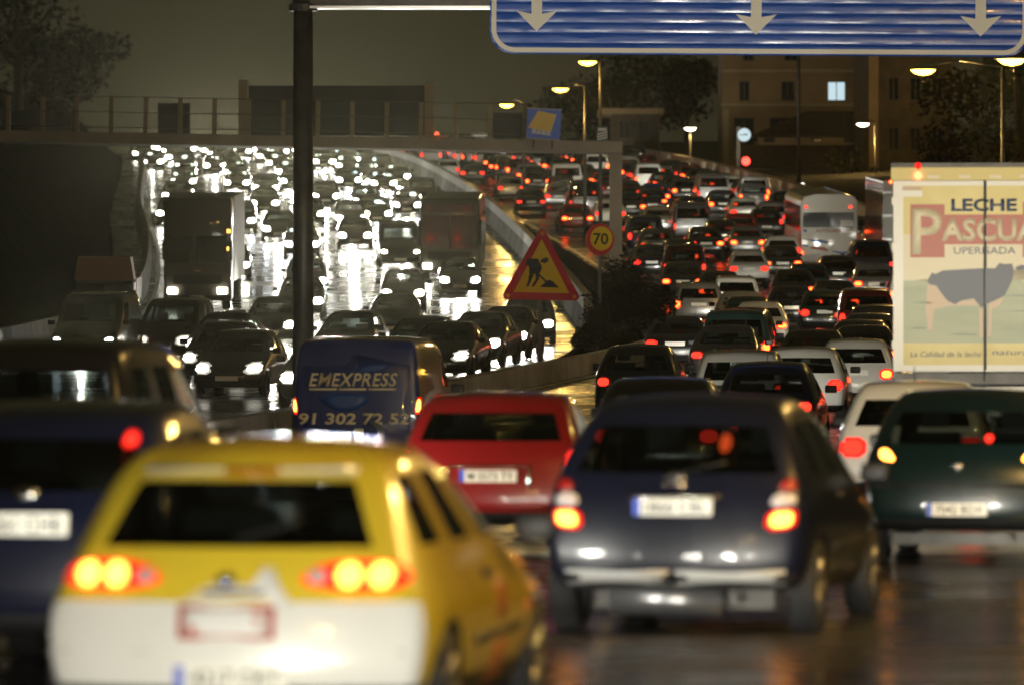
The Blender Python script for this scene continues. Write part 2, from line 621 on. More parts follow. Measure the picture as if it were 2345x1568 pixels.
def car_shell(P, sub):
    """box-shaped cage bent to the profile, smoothed, wheel wells cut, split by use"""
    yr, zr_, yf, zf, w, ts = P['yr'], P['zr'], P['yf'], P['zf'], P['w'], P['ts']
    COLS = P.get('cols', COLS_STD)
    nk, nj, ni = len(w), len(ts), len(COLS)
    top = nk - 1
    idx, V = {}, []

    def pos(i, j, k):
        s, t = COLS[i], ts[j]
        y = yr[k] + (yf[k] - yr[k]) * t
        z = zr_[k] + (zf[k] - zr_[k]) * t
        e = max(0, 1 - t / .20)
        g = max(0, 1 - (1 - t) / .16)
        tr_ = P.get('tr', .05) if k < top - 2 else P.get('trg', P.get('tr', .05) + .03)
        x = s * w[k] * (1 - tr_ * e * e - P.get('tf', .10) * g * g)
        if j == 0:
            y += P.get('cr', .10) * abs(s) ** 3
        if j == nj - 1:
            y -= P.get('cf', .22) * abs(s) ** 3
        bul = P.get('bulge', .05) * 4 * t * (1 - t)
        if k == top:
            z += P.get('crown', .035) * (1 - s * s) + bul
        if k == top - 1:
            z += bul * .9
        if j == nj - 1 and k in (3, 4):
            z += .03 * (1 - s * s)
        return (x, y, z)

    def N(i, j, k):
        if (i, j, k) not in idx:
            idx[(i, j, k)] = len(V)
            V.append(pos(i, j, k))
        return idx[(i, j, k)]
    Fc, MI = [], []

    def q(a, b, c, d, m):
        Fc.append((a, b, c, d))
        MI.append(m)
    lo2 = P.get('second', 0)            # levels below this take the second paint
    kb = top - 2                        # belt level
    for k in range(nk - 1):
        for i in range(ni - 1):
            m = 0
            if k < P.get('dark_below', 1):
                m = 4
            elif k < lo2:
                m = 5
            rw = 1 if (k == kb and 0 < i < ni - 2 and P.get('rear_win', True)) else m
            q(N(i, 0, k), N(i + 1, 0, k), N(i + 1, 0, k + 1), N(i, 0, k + 1), rw)
            fw = 2 if (k == kb and 0 < i < ni - 2) else m
            q(N(i, nj - 1, k), N(i + 1, nj - 1, k), N(i + 1, nj - 1, k + 1), N(i, nj - 1, k + 1), fw)
        for j in range(nj - 1):
            m = 4 if k < P.get('dark_below', 1) else 0
            if k < lo2 and P.get('second_side') and m == 0:
                m = 5
            sw = 3 if (k == kb and j in P['side_win']) else m
            for i in (0, ni - 1):
                q(N(i, j, k), N(i, j + 1, k), N(i, j + 1, k + 1), N(i, j, k + 1), sw)
    for i in range(ni - 1):
        for j in range(nj - 1):
            q(N(i, j, top), N(i + 1, j, top), N(i + 1, j + 1, top), N(i, j + 1, top), 0)
            q(N(i, j, 0), N(i + 1, j, 0), N(i + 1, j + 1, 0), N(i, j + 1, 0), 4)
    me = mesh('shell', V, Fc, [], MI)
    b = bmesh.new()
    b.from_mesh(me)
    bmesh.ops.recalc_face_normals(b, faces=b.faces[:])
    b.to_mesh(me)
    b.free()
    o = bpy.data.objects.new('shell', me)
    COL.objects.link(o)
    sm = o.modifiers.new('s', 'SUBSURF')
    sm.levels = sub
    sm.render_levels = sub
    cut = MB()
    W2 = max(w)
    r = P['wr'] + .05
    for ya in P['axles']:
        for sx in (-1, 1):
            cut.lathe([(sx * (W2 - .27), 0), (sx * (W2 - .27), r), (sx * (W2 + .25), r), (sx * (W2 + .25), 0)], 'x', (0, ya, P['wr']), 20, 0)
    cm = cut.me('cut', [])
    cm.polygons.foreach_set('material_index', [4] * len(cm.polygons))
    co = bpy.data.objects.new('cut', cm)
    COL.objects.link(co)
    for _ in range(6):
        me.materials.append(DARK)
        cm.materials.append(DARK)
    bo = o.modifiers.new('b', 'BOOLEAN')
    bo.object = co
    bo.operation = 'DIFFERENCE'
    bo.solver = 'EXACT'
    try:
        bo.material_mode = 'INDEX'
    except Exception:
        pass
    bpy.context.view_layer.update()
    dg = bpy.context.evaluated_depsgraph_get()
    full = bpy.data.meshes.new_from_object(o.evaluated_get(dg))
    bpy.data.objects.remove(o)
    bpy.data.objects.remove(co)
    vs = [v.co.copy() for v in full.vertices]
    polys = [(tuple(p.vertices), p.material_index) for p in full.polygons]
    bvh = BVHTree.FromPolygons(vs, [p[0] for p in polys])

    def sub_mesh(name, want, mats, remap=None, test=None):
        used, ff, mi = {}, [], []
        for pv, m in polys:
            if m in want:
                c = sum((vs[i] for i in pv), Vector()) / len(pv)
                if test and not test(c):
                    continue
                ff.append([used.setdefault(i, len(used)) for i in pv])
                mi.append(remap[m] if remap else 0)
        if not ff:
            return None
        inv = sorted(used, key=used.get)
        return mesh(name, [vs[i] for i in inv], ff, mats, mi, True)
    out = {'bvh': bvh}
    out['body'] = sub_mesh('body', (0, 4, 5), [DARK, DARK, DARK], {0: 0, 4: 1, 5: 2})
    out['rear_window'] = sub_mesh('rear_window', (1,), [GL])
    out['windscreen'] = sub_mesh('windscreen', (2,), [GL])
    sides = []
    if P.get('split_side'):
        for sx in (-1, 1):
            for j in P['side_win']:
                tm = (ts[j] + ts[j + 1]) / 2
                ym = (yr[kb] + (yf[kb] - yr[kb]) * tm + yr[kb + 1] + (yf[kb + 1] - yr[kb + 1]) * tm) / 2
                half = (ts[j + 1] - ts[j]) / 2 * (yf[kb] - yr[kb]) + .12
                sides.append(sub_mesh('side_window', (3,), [GL], None, lambda c, sx=sx, ym=ym, half=half: c.x * sx > 0 and abs(c.y - ym) < half))
    else:
        for sx in (-1, 1):
            sides.append(sub_mesh('side_window', (3,), [GL], None, lambda c, sx=sx: c.x * sx > 0))
    out['sides'] = [x for x in sides if x]
    return out


def smooth_poly(p, k=1):
    for _ in range(k):
        q = []
        for i in range(len(p)):
            a, b = Vector(p[i]), Vector(p[(i + 1) % len(p)])
            q += [tuple(a * .75 + b * .25), tuple(a * .25 + b * .75)]
        p = q
    return p


def patch(name, bvh, poly, d, mats, off=.012, bulge=.02, rings=(.4, .72, 1.), depth=.05, hot=0, chaikin=1, L=0):
    """a solid lens, badge or panel that hugs the body where the outline falls on it"""
    p = smooth_poly(poly, chaikin) if chaikin else poly
    n = len(p)
    cx, cz = sum(a for a, _ in p) / n, sum(b for _, b in p) / n
    v, f, mi = [], [], []

    def hit(x, z):
        y0 = -3. if d > 0 else L + 3.
        h = bvh.ray_cast(Vector((x, y0, z)), Vector((0, d, 0)))
        if h[0] is not None and abs(h[0].y - (0 if d > 0 else L)) < 1.4:
            return h[0].y
        nn = bvh.find_nearest(Vector((x, .1 if d > 0 else L - .1, z)))
        return nn[0].y
    v.append((cx, hit(cx, cz) - d * (off + bulge), cz))
    for k, r in enumerate(rings):
        for a, b in p:
            x, z = cx + (a - cx) * r, cz + (b - cz) * r
            v.append((x, hit(x, z) - d * (off + bulge * (1 - r * r)), z))
    for a, b in p:
        v.append((a, hit(a, b) + d * depth, b))
    for i in range(n):
        j = (i + 1) % n
        f.append((0, 1 + i, 1 + j))
        mi.append(1 if hot > 0 else 0)
        for k in range(len(rings)):
            A, B = 1 + k * n, 1 + (k + 1) * n
            f.append((A + i, B + i, B + j, A + j))
            mi.append(1 if hot > k + 1 else 0)
    m = mesh(name, v, f, mats, mi, True)
    b = bmesh.new()
    b.from_mesh(m)
    bmesh.ops.recalc_face_normals(b, faces=b.faces[:])
    # outward = against the ray
    b.normal_update()
    b.faces.ensure_lookup_table()
    if b.faces[0].normal.y * d > 0:
        bmesh.ops.reverse_faces(b, faces=b.faces[:])
    b.to_mesh(m)
    b.free()
    return m


def mirror_poly(p):
    return [(-a, b) for a, b in reversed(p)]


def rect(x0, x1, z0, z1):
    return [(x0, z0), (x1, z0), (x1, z1), (x0, z1)]


def ell(cx, cz, rx, rz, n=12):
    return [(cx + rx * math.cos(2 * math.pi * i / n), cz + rz * math.sin(2 * math.pi * i / n)) for i in range(n)]


WHEELS = {}


def wheel_meshes(r, w=.19):
    k = (r, w)
    if k not in WHEELS:
        t = MB().lathe([(-w / 2, r * .62), (-w / 2, r * .93), (-w * .38, r), (w * .38, r), (w / 2, r * .93), (w / 2, r * .62)], 'x', n=20)
        g = MB()
        g.lathe([(w * .30, 0), (w * .42, r * .12), (w * .30, r * .2), (w * .34, r * .5), (w * .5, r * .63), (-w * .5, r * .63)], 'x', n=20)
        for i in range(5):
            a = 2 * math.pi * i / 5
            g.tube((w * .36, .12 * r * math.cos(a), .12 * r * math.sin(a)), (w * .42, r * .6 * math.cos(a), r * .6 * math.sin(a)), r * .07, r * .10, 5)
        WHEELS[k] = (t.me('tyre', [TYRE], True), g.me('rim', [RIM], True))
    return WHEELS[k]


def base_profile(kind, **kw):
    P = dict(ts=[0, .12, .30, .34, .62, .66, .94, 1], side_win=(1, 3, 5))
    if kind == 'hatchback':
        L, H = kw.get('L', 3.95), kw.get('H', 1.44)
        P.update(yr=[.14, .0, .01, .05, .12, .46, .62], zr=[.26, .36, .62, .80, .97, H - .11, H - .01],
                 yf=[L - .14, L, L - .01, L - .30, L - 1.15, L - 1.85, L - 2.05], zf=[.20, .36, .58, .74, .96, H - .12, H - .02],
                 w=[.76, .84, .86, .86, .83, .67, .56], axles=(.70, L - .75), wr=.30)
    elif kind == 'saloon':
        L, H = kw.get('L', 4.45), kw.get('H', 1.42)
        P.update(yr=[.14, .0, .01, .04, .52, 1.10, 1.35], zr=[.28, .38, .64, .92, .99, H - .10, H - .01],
                 yf=[L - .14, L, L - .01, L - .30, L - 1.3, L - 2.0, L - 2.25], zf=[.20, .36, .58, .74, .96, H - .11, H - .02],
                 w=[.76, .85, .87, .87, .84, .66, .55], axles=(.95, L - .85), wr=.31)
    elif kind == 'estate':
        L, H = kw.get('L', 4.4), kw.get('H', 1.50)
        P.update(yr=[.14, .0, .01, .04, .09, .34, .46], zr=[.28, .38, .64, .84, .98, H - .10, H - .01],
                 yf=[L - .14, L, L - .01, L - .30, L - 1.2, L - 1.95, L - 2.15], zf=[.20, .36, .58, .76, .98, H - .11, H - .02],
                 w=[.78, .86, .88, .88, .85, .72, .63], axles=(.85, L - .80), wr=.31)
    elif kind == 'people_carrier':
        L, H = kw.get('L', 4.5), kw.get('H', 1.75)
        P.update(yr=[.14, .0, .01, .03, .07, .24, .36], zr=[.30, .40, .66, .92, 1.08, H - .11, H - .01],
                 yf=[L - .14, L, L - .01, L - .28, L - .95, L - 1.75, L - 2.0], zf=[.22, .40, .64, .86, 1.06, H - .12, H - .02],
                 w=[.80, .89, .91, .91, .89, .77, .68], axles=(.85, L - .85), wr=.32)
    elif kind == 'van':
        L, H = kw.get('L', 4.9), kw.get('H', 1.98)
        P.update(yr=[.10, .0, .0, .0, .01, .05, .14], zr=[.30, .42, .70, 1.0, 1.16, H - .16, H - .02],
                 yf=[L - .12, L, L - .02, L - .32, L - .95, L - 1.65, L - 1.95], zf=[.24, .42, .72, 1.02, 1.16, H - .18, H - .04],
                 w=[.85, .93, .95, .96, .95, .89, .80], axles=(1.0, L - .95), wr=.33, cr=.05, tr=.02)
    P.update({k: v for k, v in kw.items() if k not in ('L', 'H')})
    P['L'], P['H'] = L, H
    return P


class Proto:
    """a kind of vehicle: its part meshes, ready to be linked any number of times"""

    def __init__(s, kind, sub=1, tail=None, head=None, tail_mats=(TAILO, TAILH), hot=2, plate_z=.80, plate=True, glassm=None, seats=True, hi=False, plate_x=0., **kw):
        P = base_profile(kind, split_side=hi, **kw)
        s.P, s.hi, s.L, s.H = P, hi, P['L'], P['H']
        sh = car_shell(P, sub)
        s.bvh = sh['bvh']
        s.parts = []            # name, mesh, loc, rot, parent index
        s.p('body', sh['body'])
        for nm in ('rear_window', 'windscreen'):
            if sh[nm]:
                sh[nm].materials[0] = glassm if (glassm and nm == 'rear_window') else GL
                s.p(nm, sh[nm])
        for m in sh['sides']:
            if glassm:
                m.materials[0] = glassm
            s.p('side_window', m)
        L = s.L
        W = max(P['w'])
        tail = tail or rect(.50 * W / .86, .80 * W / .86, .66, .88)
        for k in (tail if isinstance(tail[0], list) else [tail]):
            for q in (k, mirror_poly(k)):
                s.p('tail_light', patch('tail_light', s.bvh, q, 1, list(tail_mats), hot=hot, L=L))
        head = head or [(.36, .50), (.84, .52), (.83, .80), (.39, .78)]
        for q in (head, mirror_poly(head)):
            s.p('headlight', patch('headlight', s.bvh, q, -1, [HEADR, HEAD], rings=(.72, 1.), hot=1, L=L))
        y = s.back(plate_x, plate_z)
        if plate:
            s.p('number_plate', MB().box(-.26, .26, -.012, .03, -.055, .055).me('number_plate', [PLATE]), (plate_x, y - .006, plate_z))
        y = s.front(0, .42)
        s.p('number_plate', MB().box(-.26, .26, -.03, .012, -.055, .055).me('number_plate', [PLATE]), (0, y + .006, .42))
        # grille
        s.p('grille', patch('grille', s.bvh, rect(-.38, .38, .50 if kind != 'van' else .60, .62 if kind != 'van' else .78), -1, [DARK], bulge=.004, rings=(1.,), chaikin=0, L=L))
        t, g = wheel_meshes(P['wr'])
        for ya in P['axles']:
            for sx in (-1, 1):
                i = s.p('wheel', t, (sx * (W - .115), ya, P['wr']), (0, 0, 0 if sx > 0 else math.pi))
                if hi:
                    s.p('rim', g, (0, 0, 0), (0, 0, 0), i)
        for sx in (-1, 1):
            zb = P['zf'][len(P['w']) - 3]
            yb = P['yf'][len(P['w']) - 3] - .30
            mm = bevelled(MB().box(-.10, .10, -.05, .06, -.065, .065), 'door_mirror', [DARK], .03, 2)
            s.p('door_mirror', mm, (sx * (W + .07), yb, zb + .06))
        if seats:
            st = s.seat_mesh()
            ys = L * .50
            for sx in (-1, 1):
                s.p('front_seat', st, (sx * .36, ys, .26))
            if hi:
                rs = MB().box(-.62, .62, -.10, .42, .18, .36).box(-.62, .62, -.22, -.06, .34, .80)
                s.p('rear_seat', bevelled(rs, 'rear_seat', [SEAT], .04), (0, L * .28, .2))
                s.p('dashboard', bevelled(MB().box(-.68, .68, -.15, .25, .0, .22), 'dashboard', [DARK], .05), (0, P['yf'][len(P['w']) - 3] - .45, .72))

    def seat_mesh(s):
        b = MB().box(-.24, .24, -.06, .48, .18, .34).box(-.23, .23, -.20, -.04, .28, .86).box(-.13, .13, -.20, -.08, .90, 1.10)
        if 'seat' not in WHEELS:
            WHEELS['seat'] = bevelled(b, 'front_seat', [SEAT], .035)
        return WHEELS['seat']

    def back(s, x, z):
        h = s.bvh.ray_cast(Vector((x, -3, z)), Vector((0, 1, 0)))
        return h[0].y if h[0] is not None else 0.

    def front(s, x, z):
        h = s.bvh.ray_cast(Vector((x, s.L + 3, z)), Vector((0, -1, 0)))
        return h[0].y if h[0] is not None else s.L

    def p(s, name, m, loc=(0, 0, 0), rot=(0, 0, 0), par=None, label=None):
        s.parts.append((name, m, loc, rot, par, label))
        return len(s.parts) - 1

    def place(s, name, x, y, z, yaw, pitch, paint, label, cat, group, second=None, skip=(), swap=None):
        root = empty(name, (x, y, z), (pitch, 0, yaw), label, cat, group)
        objs = []
        for nm, m, loc, rot, par, lab in s.parts:
            if nm in skip:
                objs.append(None)
                continue
            o = bpy.data.objects.new(nm, m)
            o.location = loc
            o.rotation_euler = rot
            o.parent = root if par is None else objs[par]
            if nm == 'body':
                for i, mm in ((0, paint), (2, second or paint)):
                    o.material_slots[i].link = 'OBJECT'
                    o.material_slots[i].material = mm
            if swap and nm in swap:
                for i, mm in enumerate(swap[nm]):
                    if mm is None:
                        continue
                    if i < len(o.material_slots):
                        o.material_slots[i].link = 'OBJECT'
                        o.material_slots[i].material = mm
            if lab:
                o['label'] = lab
            COL.objects.link(o)
            objs.append(o)
        return root


PR = {
    'hatchback': Proto('hatchback'),
    'small hatchback': Proto('hatchback', L=3.6, H=1.40, tail=rect(.62, .80, .72, .98), plate_z=.60),
    'saloon': Proto('saloon', tail=rect(.46, .82, .68, .88), plate_z=.78),
    'estate car': Proto('estate', tail=rect(.62, .83, .66, .98), plate_z=.82),
    'liftback': Proto('hatchback', L=4.3, H=1.40, tail=rect(.48, .80, .74, .90), plate_z=.62, yr=[.14, .0, .01, .05, .16, .70, .98], zr=[.26, .36, .62, .84, .98, 1.30, 1.39]),
    'off-roader': Proto('people_carrier', L=4.3, H=1.82, tail=rect(.70, .86, .82, 1.0), plate_z=.62, wr=.37, zr=[.40, .50, .74, .98, 1.14, 1.70, 1.81], zf=[.36, .50, .74, .98, 1.12, 1.69, 1.80]),
    'people carrier': Proto('people_carrier', tail=rect(.66, .87, .74, 1.06), plate_z=.90),
    'van': Proto('van', tail=rect(.80, .90, .72, 1.02), plate_z=.56, rear_win=True, side_win=(5,), head=[(.55, .66), (.86, .68), (.85, .86), (.58, .84)]),
}
CATS = {'liftback': 'car', 'off-roader': 'car', 'hatchback': 'car', 'small hatchback': 'car', 'saloon': 'car', 'estate car': 'car', 'people carrier': 'car', 'van': 'van'}


def beam(root, L, power, z=.66, size=30, down=7.0, xs=(-.6, .6)):
    for x in xs:
        l = bpy.data.lights.new('headlight_beam', 'SPOT')
        l.energy = power
        l.color = (1., .96, .83)
        l.spot_size = R(size)
        l.spot_blend = .8
        l.shadow_soft_size = .07
        o = bpy.data.objects.new('headlight_beam', l)
        o.parent = root
        o.location = (x, L + .09, z)
        o.rotation_euler = (R(90 - down), 0, 0)
        COL.objects.link(o)


for kk in ('estate car', 'off-roader'):
    P_ = PR[kk]
    for sx in (-1, 1):
        zt = P_.H + .015
        P_.p('roof_rail', MB().tube((sx * .52, P_.L * .18, zt), (sx * .52, P_.L * .50, zt + .03), .02, n=6).box(sx * .52 - .02, sx * .52 + .02, P_.L * .18, P_.L * .19, zt - .09, zt).box(sx * .52 - .02, sx * .52 + .02, P_.L * .48, P_.L * .49, zt - .09, zt + .02).me('roof_rail', [DARK]))
PR['hatchback'].p('aerial', MB().tube((0, .85, 1.42), (0, .62, 1.66), .008, .004, 5).me('aerial', [DARK]))
PR['saloon'].p('aerial', MB().tube((.45, 1.45, 1.38), (.50, 1.30, 1.72), .008, .004, 5).me('aerial', [DARK]))
ORD1 = ['zeroth', 'first', 'second', 'third', 'fourth', 'fifth', 'sixth', 'seventh', 'eighth', 'ninth', 'tenth', 'eleventh', 'twelfth', 'thirteenth', 'fourteenth', 'fifteenth',
        'sixteenth', 'seventeenth', 'eighteenth', 'nineteenth']


def ordw(n):
    if n < 20:
        return ORD1[n]
    t = {2: 'twent', 3: 'thirt', 4: 'fort', 5: 'fift', 6: 'sixt'}[n // 10]
    return t + 'ieth' if n % 10 == 0 else t + 'y-' + ORD1[n % 10]


# ------------------------------------------------------------------ street lamps
SODC = (1.0, .60, .16)
SODL = emis('sodium lens', (1.0, .62, .075), 11.)
WARML = emis('warm lamp', (1.0, .86, .60), 14.)


def street_lamp(lens, pole_x, label, power=P_SODIUM, m=SODL, base=None, size=(.40, .18)):
    """lens: where the lamp hangs; pole_x: where its pole stands"""
    x, y, z = lens
    zb = (zr(y) if base is None else base)
    root = empty('street_lamp', (pole_x, y, zb), label=label, cat='street lamp', group='sodium lamps along the motorway')
    h = z - zb
    dx = x - pole_x
    MB().tube((0, 0, -.2), (0, 0, h + .15), .11, .06, 10).obj('pole', STEEL, root, smooth=True)
    if abs(dx) > .2:
        MB().tube((0, 0, h + .12), (dx * .55, 0, h + .32), .045, .04, 8).tube((dx * .55, 0, h + .32), (dx, 0, h + .16), .04, .035, 8).obj('arm', STEEL, root, smooth=True)
    sx = 1 if dx >= 0 else -1
    hd = MB()
    hd.lathe([(.0, size[0] * 1.15), (.07, size[0] * 1.05), (.15, size[0] * .5), (.18, 0)], 'z', (0, 0, 0), 14)
    add('lamp_head', hd.me('lamp_head', [STEEL], True), root, (dx, 0, h + .02))
    ln = MB().lathe([(.02, size[0]), (-.02, size[0] * .98), (-size[1] * .7, size[0] * .62), (-size[1], 0)], 'z', (0, 0, 0), 14)
    add('lamp_lens', ln.me('lamp_lens', [m], True), root, (dx, 0, h))
    if power:
        l = bpy.data.lights.new('lamp_light', 'POINT')
        l.energy = power
        l.color = SODC
        l.shadow_soft_size = .15
        lo = bpy.data.objects.new('lamp_light', l)
        lo.location = (dx, 0, h - size[1] - .22)
        lo.parent = root
        COL.objects.link(lo)
    return root


p = at(1345, 143, 270)
street_lamp(p, 3.9, 'tallest sodium lamp standing on the median beneath the blue gantry sign', P_SODIUM * .5)
p = at(1283, 205, 300)
street_lamp(p, p.x + 1.2, 'sodium lamp directly above the small blue and yellow sign', P_SODIUM * 3)
p = at(1160, 241, 350)
street_lamp(p, p.x + 1.0, 'smallest sodium lamp of the median row, over the footbridge railing', P_SODIUM * 3)
p = at(2113, 162, 200)
street_lamp(p, p.x + 2.6, 'sodium lamp over the milk lorry, further from the picture edge', P_SODIUM * 3.4)
p = at(2316, 138, 170)
street_lamp(p, p.x + 2.6, 'sodium lamp touching the lower corner of the blue gantry sign', P_SODIUM * 3.4)
p = at(1580, 295, 430)
street_lamp(p, p.x + .0, 'small warm lamp on a short post before the dark houses', 400, WARML, zr(430) - 3)
p = at(1975, 285, 400)
street_lamp(p, p.x + .8, 'small warm lamp beside the corner of the lit house', 900, WARML, zr(400) - 3.4)
for i, (x, y) in enumerate(((16.5, 135), (10.5, 66), (9.5, 37), (.2, -5), (-7, -40))):
    street_lamp((x, y, zr(y) + 10.5), x + 3.5, ORD1[i + 1] + ' lamp nearer than the gantry, along the outer edge of the road', P_SODIUM * (1.6, 3.6, 26, 8, 4.)[i])

# ------------------------------------------------------------------ blue gantry sign
SIGNB = noisy(mat('sign blue', (.012, .05, .24), .22, .0, .0, spec=.22), 1.2, (.020, .085, .40), (.028, .105, .46), rough=(.08, .42), stretch=(.9, 1, 9))
SIGNW = mat('sign white', (.62, .58, .47), .4)
GD = 105.
gx0, gx1 = at(1121, 0, GD).x, at(2352, 0, GD).x
gz0 = at(0, 124, GD).z
gs = empty('gantry_sign', (gx0, GD, gz0), (0, R(.42), R(-1.7)), 'wide blue motorway sign of horizontal slats with three white downward arrows', 'road sign')
gw = gx1 - gx0
GH = 3.4
SL = .175


def rounded_span(z, r=.40):
    """how far the sign's rounded lower corners cut in at height z"""
    if z >= r:
        return 0.
    return r - math.sqrt(max(0, r * r - (r - z) ** 2))


slat_cache = {}
k = 0
z = .0
while z < GH:
    c = max(rounded_span(z + .02), 0)
    x0, x1 = c, gw - c
    # a shallow bowed strip so that headlamps glint along it
    v, f = [], []
    n = 6
    for j in range(n + 1):
        t = j / n
        zz = z + .0012 + (SL - .0024) * t
        yy = -.0045 * 4 * t * (1 - t)
        cc = rounded_span(zz)
        v += [(cc + .0, yy, zz), (gw - cc, yy, zz)]
    for j in range(n):
        f.append((2 * j, 2 * j + 1, 2 * j + 3, 2 * j + 2))
    m0 = len(v)
    v += [(a, .03, b) for a, _, b in v[:2]] + [(a, .03, b) for a, _, b in v[2 * n:2 * n + 2]]
    f += [(0, m0, m0 + 1, 1), (2 * n, 2 * n + 1, m0 + 3, m0 + 2)]
    add('slat', mesh('slat', v, f, [SIGNB], smooth=True), gs)
    z += SL
# white border: rounded frame
bo, bi = [], []
rr = .40


def corner(cx, cz, r, a0, a1, n=8):
    return [(cx + r * math.cos(R(a0 + (a1 - a0) * i / n)), cz + r * math.sin(R(a0 + (a1 - a0) * i / n))) for i in range(n + 1)]


o_ = [(.03, GH)] + corner(.03 + rr, .03 + rr, rr, 180, 270) + corner(gw - .03 - rr, .03 + rr, rr, 270, 360) + [(gw - .03, GH)]
i_ = [(.11, GH)] + corner(.11 + rr - .08, .11 + rr - .08, rr - .08, 180, 270) + corner(gw - .11 - rr + .08, .11 + rr - .08, rr - .08, 270, 360) + [(gw - .11, GH)]
v = [(a, -.022, b) for a, b in o_] + [(a, -.022, b) for a, b in i_] + [(a, -.010, b) for a, b in o_] + [(a, -.010, b) for a, b in i_]
n = len(o_)
f = [(i, i + 1, n + i + 1, n + i) for i in range(n - 1)] + [(2 * n + i, i, i + 1, 2 * n + i + 1) for i in range(n - 1)] + [(n + i, 3 * n + i, 3 * n + i + 1, n + i + 1) for i in range(n - 1)]
add('border', mesh('border', v, f, [SIGNW]), gs)
for uc, vt in ((1228, 72), (1730, 77), (2242, 78)):
    ax = (uc - 1172) * GD / 14000 - gx0
    az = at(0, vt, GD).z - gz0
    s_ = GD / 14000.
    pl = [(0, 0), (47 * s_, 47 * s_), (34 * s_, 44 * s_), (12 * s_, 40 * s_), (12 * s_, 190 * s_), (-12 * s_, 190 * s_), (-12 * s_, 40 * s_), (-34 * s_, 44 * s_), (-47 * s_, 47 * s_)]
    MB().prism([(ax + a, az + b) for a, b in pl], -.024, -.014).obj('arrow', SIGNW, gs)
for x in (.6, gw / 2, gw - .6):
    MB().box(x - .06, x + .06, .03, .12, .05, GH).obj('backing_rail', STEEL, gs)
gp = empty('gantry', (at(692, 0, GD).x, GD + .45, zr(GD)), label='grey steel gantry post with its long arm carrying the blue sign', cat='gantry')
px = gp.location.x
ztop = at(0, 36, GD).z
MB().tube((0, 0, -.2), (0, 0, ztop), .19, .165, 16).obj('post', STEEL, gp, smooth=True)
MB().tube((0, 0, ztop - .06), (0, 0, ztop), .25, .25, 16).tube((0, 0, ztop), (0, 0, ztop + .06), .25, .25, 16).obj('flange', STEEL, gp)
MB().tube((0, 0, 0), (0, 0, .08), .35, .35, 16).obj('base_plate', STEEL, gp)
MB().tube((0, 0, ztop + .05), (0, 0, ztop + 3.4), .19, .19, 16).obj('upper_post', STEEL, gp, smooth=True)
MB().box(.12, gx1 - px, -.16, .16, ztop + .02, ztop + .36).obj('arm', STEEL, gp)
MB().box(.12, gx1 - px, -.24, .24, ztop - .02, ztop + .02).obj('arm_flange', RIM, gp)

xr = gx1 - px + 1.3
MB().tube((xr, 0, -.2), (xr, 0, ztop + 3.4), .19, .165, 16).obj('post', STEEL, gp, smooth=True)
MB().tube((xr, 0, 0), (xr, 0, .08), .35, .35, 16).obj('base_plate', STEEL, gp)
MB().box(gx1 - px, xr - .1, -.16, .16, ztop + .02, ztop + .36).obj('arm', STEEL, gp)

# ------------------------------------------------------------------ footbridge across the oncoming side
BD = 230.
BRB = noisy(mat('bridge concrete', (.30, .25, .20), .75), .5, (.24, .20, .15), (.34, .28, .22), bump=.3)
RAILM = mat('rail steel', (.10, .09, .07), .5, .4)
POSTM = mat('post cream', (.26, .20, .11), .6)
bx1 = at(1425, 0, BD).x
bz1 = at(0, 325, BD).z
fb = empty('footbridge', (bx1, BD, bz1), (0, R(1.05), 0), 'concrete footbridge with post and wire railing crossing above the oncoming headlights', 'bridge')
MB().box(-42, 0, 0, 2.6, -.42, 0).obj('deck', BRB, fb)
zc = zr(BD)
MB().box(-.47, -.0, .9, 1.5, zc - bz1 - .3, -.42).obj('column', BRB, fb, rot=(0, R(-1.05), 0))
for i in range(28):
    x = (1199 - 79 * i - 1425) / 61. + .0
    if x < -40:
        break
    MB().box(x - .085, x + .085, .05, .16, 0, 1.36).obj('railing_post', POSTM, fb)
for zz in (.18, .76, 1.34):
    MB().tube((-42, .02, zz), (-3.4, .02, zz), .018, n=6).obj('rail', RAILM, fb)
# dark boards standing on the bridge, seen from behind
for (u0, u1, v0, v1) in ((567, 975, 196, 312), (358, 432, 236, 308), (1128, 1203, 258, 318)):
    a, b = (u0 - 1425) / 61., (u1 - 1425) / 61.
    sb = empty('sign_back', (bx1 + (a + b) / 2, BD + .30, at(0, v1, BD).z), label={567: 'large dark back of a sign between two lit posts on the footbridge', 358: 'small dark panel between railing posts above the oncoming lorry', 1128: 'dark panel on the footbridge just beside the small blue sign'}[u0], cat='sign')
    hh = (v1 - v0) / 61.
    MB().box(-(b - a) / 2, (b - a) / 2, 0, .05, .02, hh).obj('panel', DARK, sb)
    MB().box(-(b - a) / 2, (b - a) / 2, .05, .10, hh * .25, hh * .30).obj('brace', RAILM, sb)
    MB().box(-(b - a) / 2, (b - a) / 2, .05, .10, hh * .72, hh * .77).obj('brace', RAILM, sb)
    MB().box(-.04, .04, .10, .16, -.15, hh * .9).obj('leg', RAILM, sb)
for u, lb in ((556, 'tall cream post at the near end of the dark sign back on the footbridge'), (982, 'tall cream post between the dark sign back and the small blue sign')):
    t = empty('bridge_post', (at(u, 0, BD).x, BD + .12, at(0, 312 if u < 700 else 320, BD).z), label=lb, cat='post')
    MB().box(-.17, .17, 0, .25, 0, 2.05).obj('post', POSTM, t)
    MB().box(-.20, .20, -.03, .28, 2.05, 2.12).obj('cap', POSTM, t)
t = empty('beacon', (at(1000, 0, BD).x, BD - .05, at(0, 323, BD).z), label='little orange beacon box on the footbridge beside a cream post', cat='beacon')
MB().box(-.09, .09, 0, .16, 0, .22).obj('box', mat('orange box', (.6, .3, .12), .5), t)
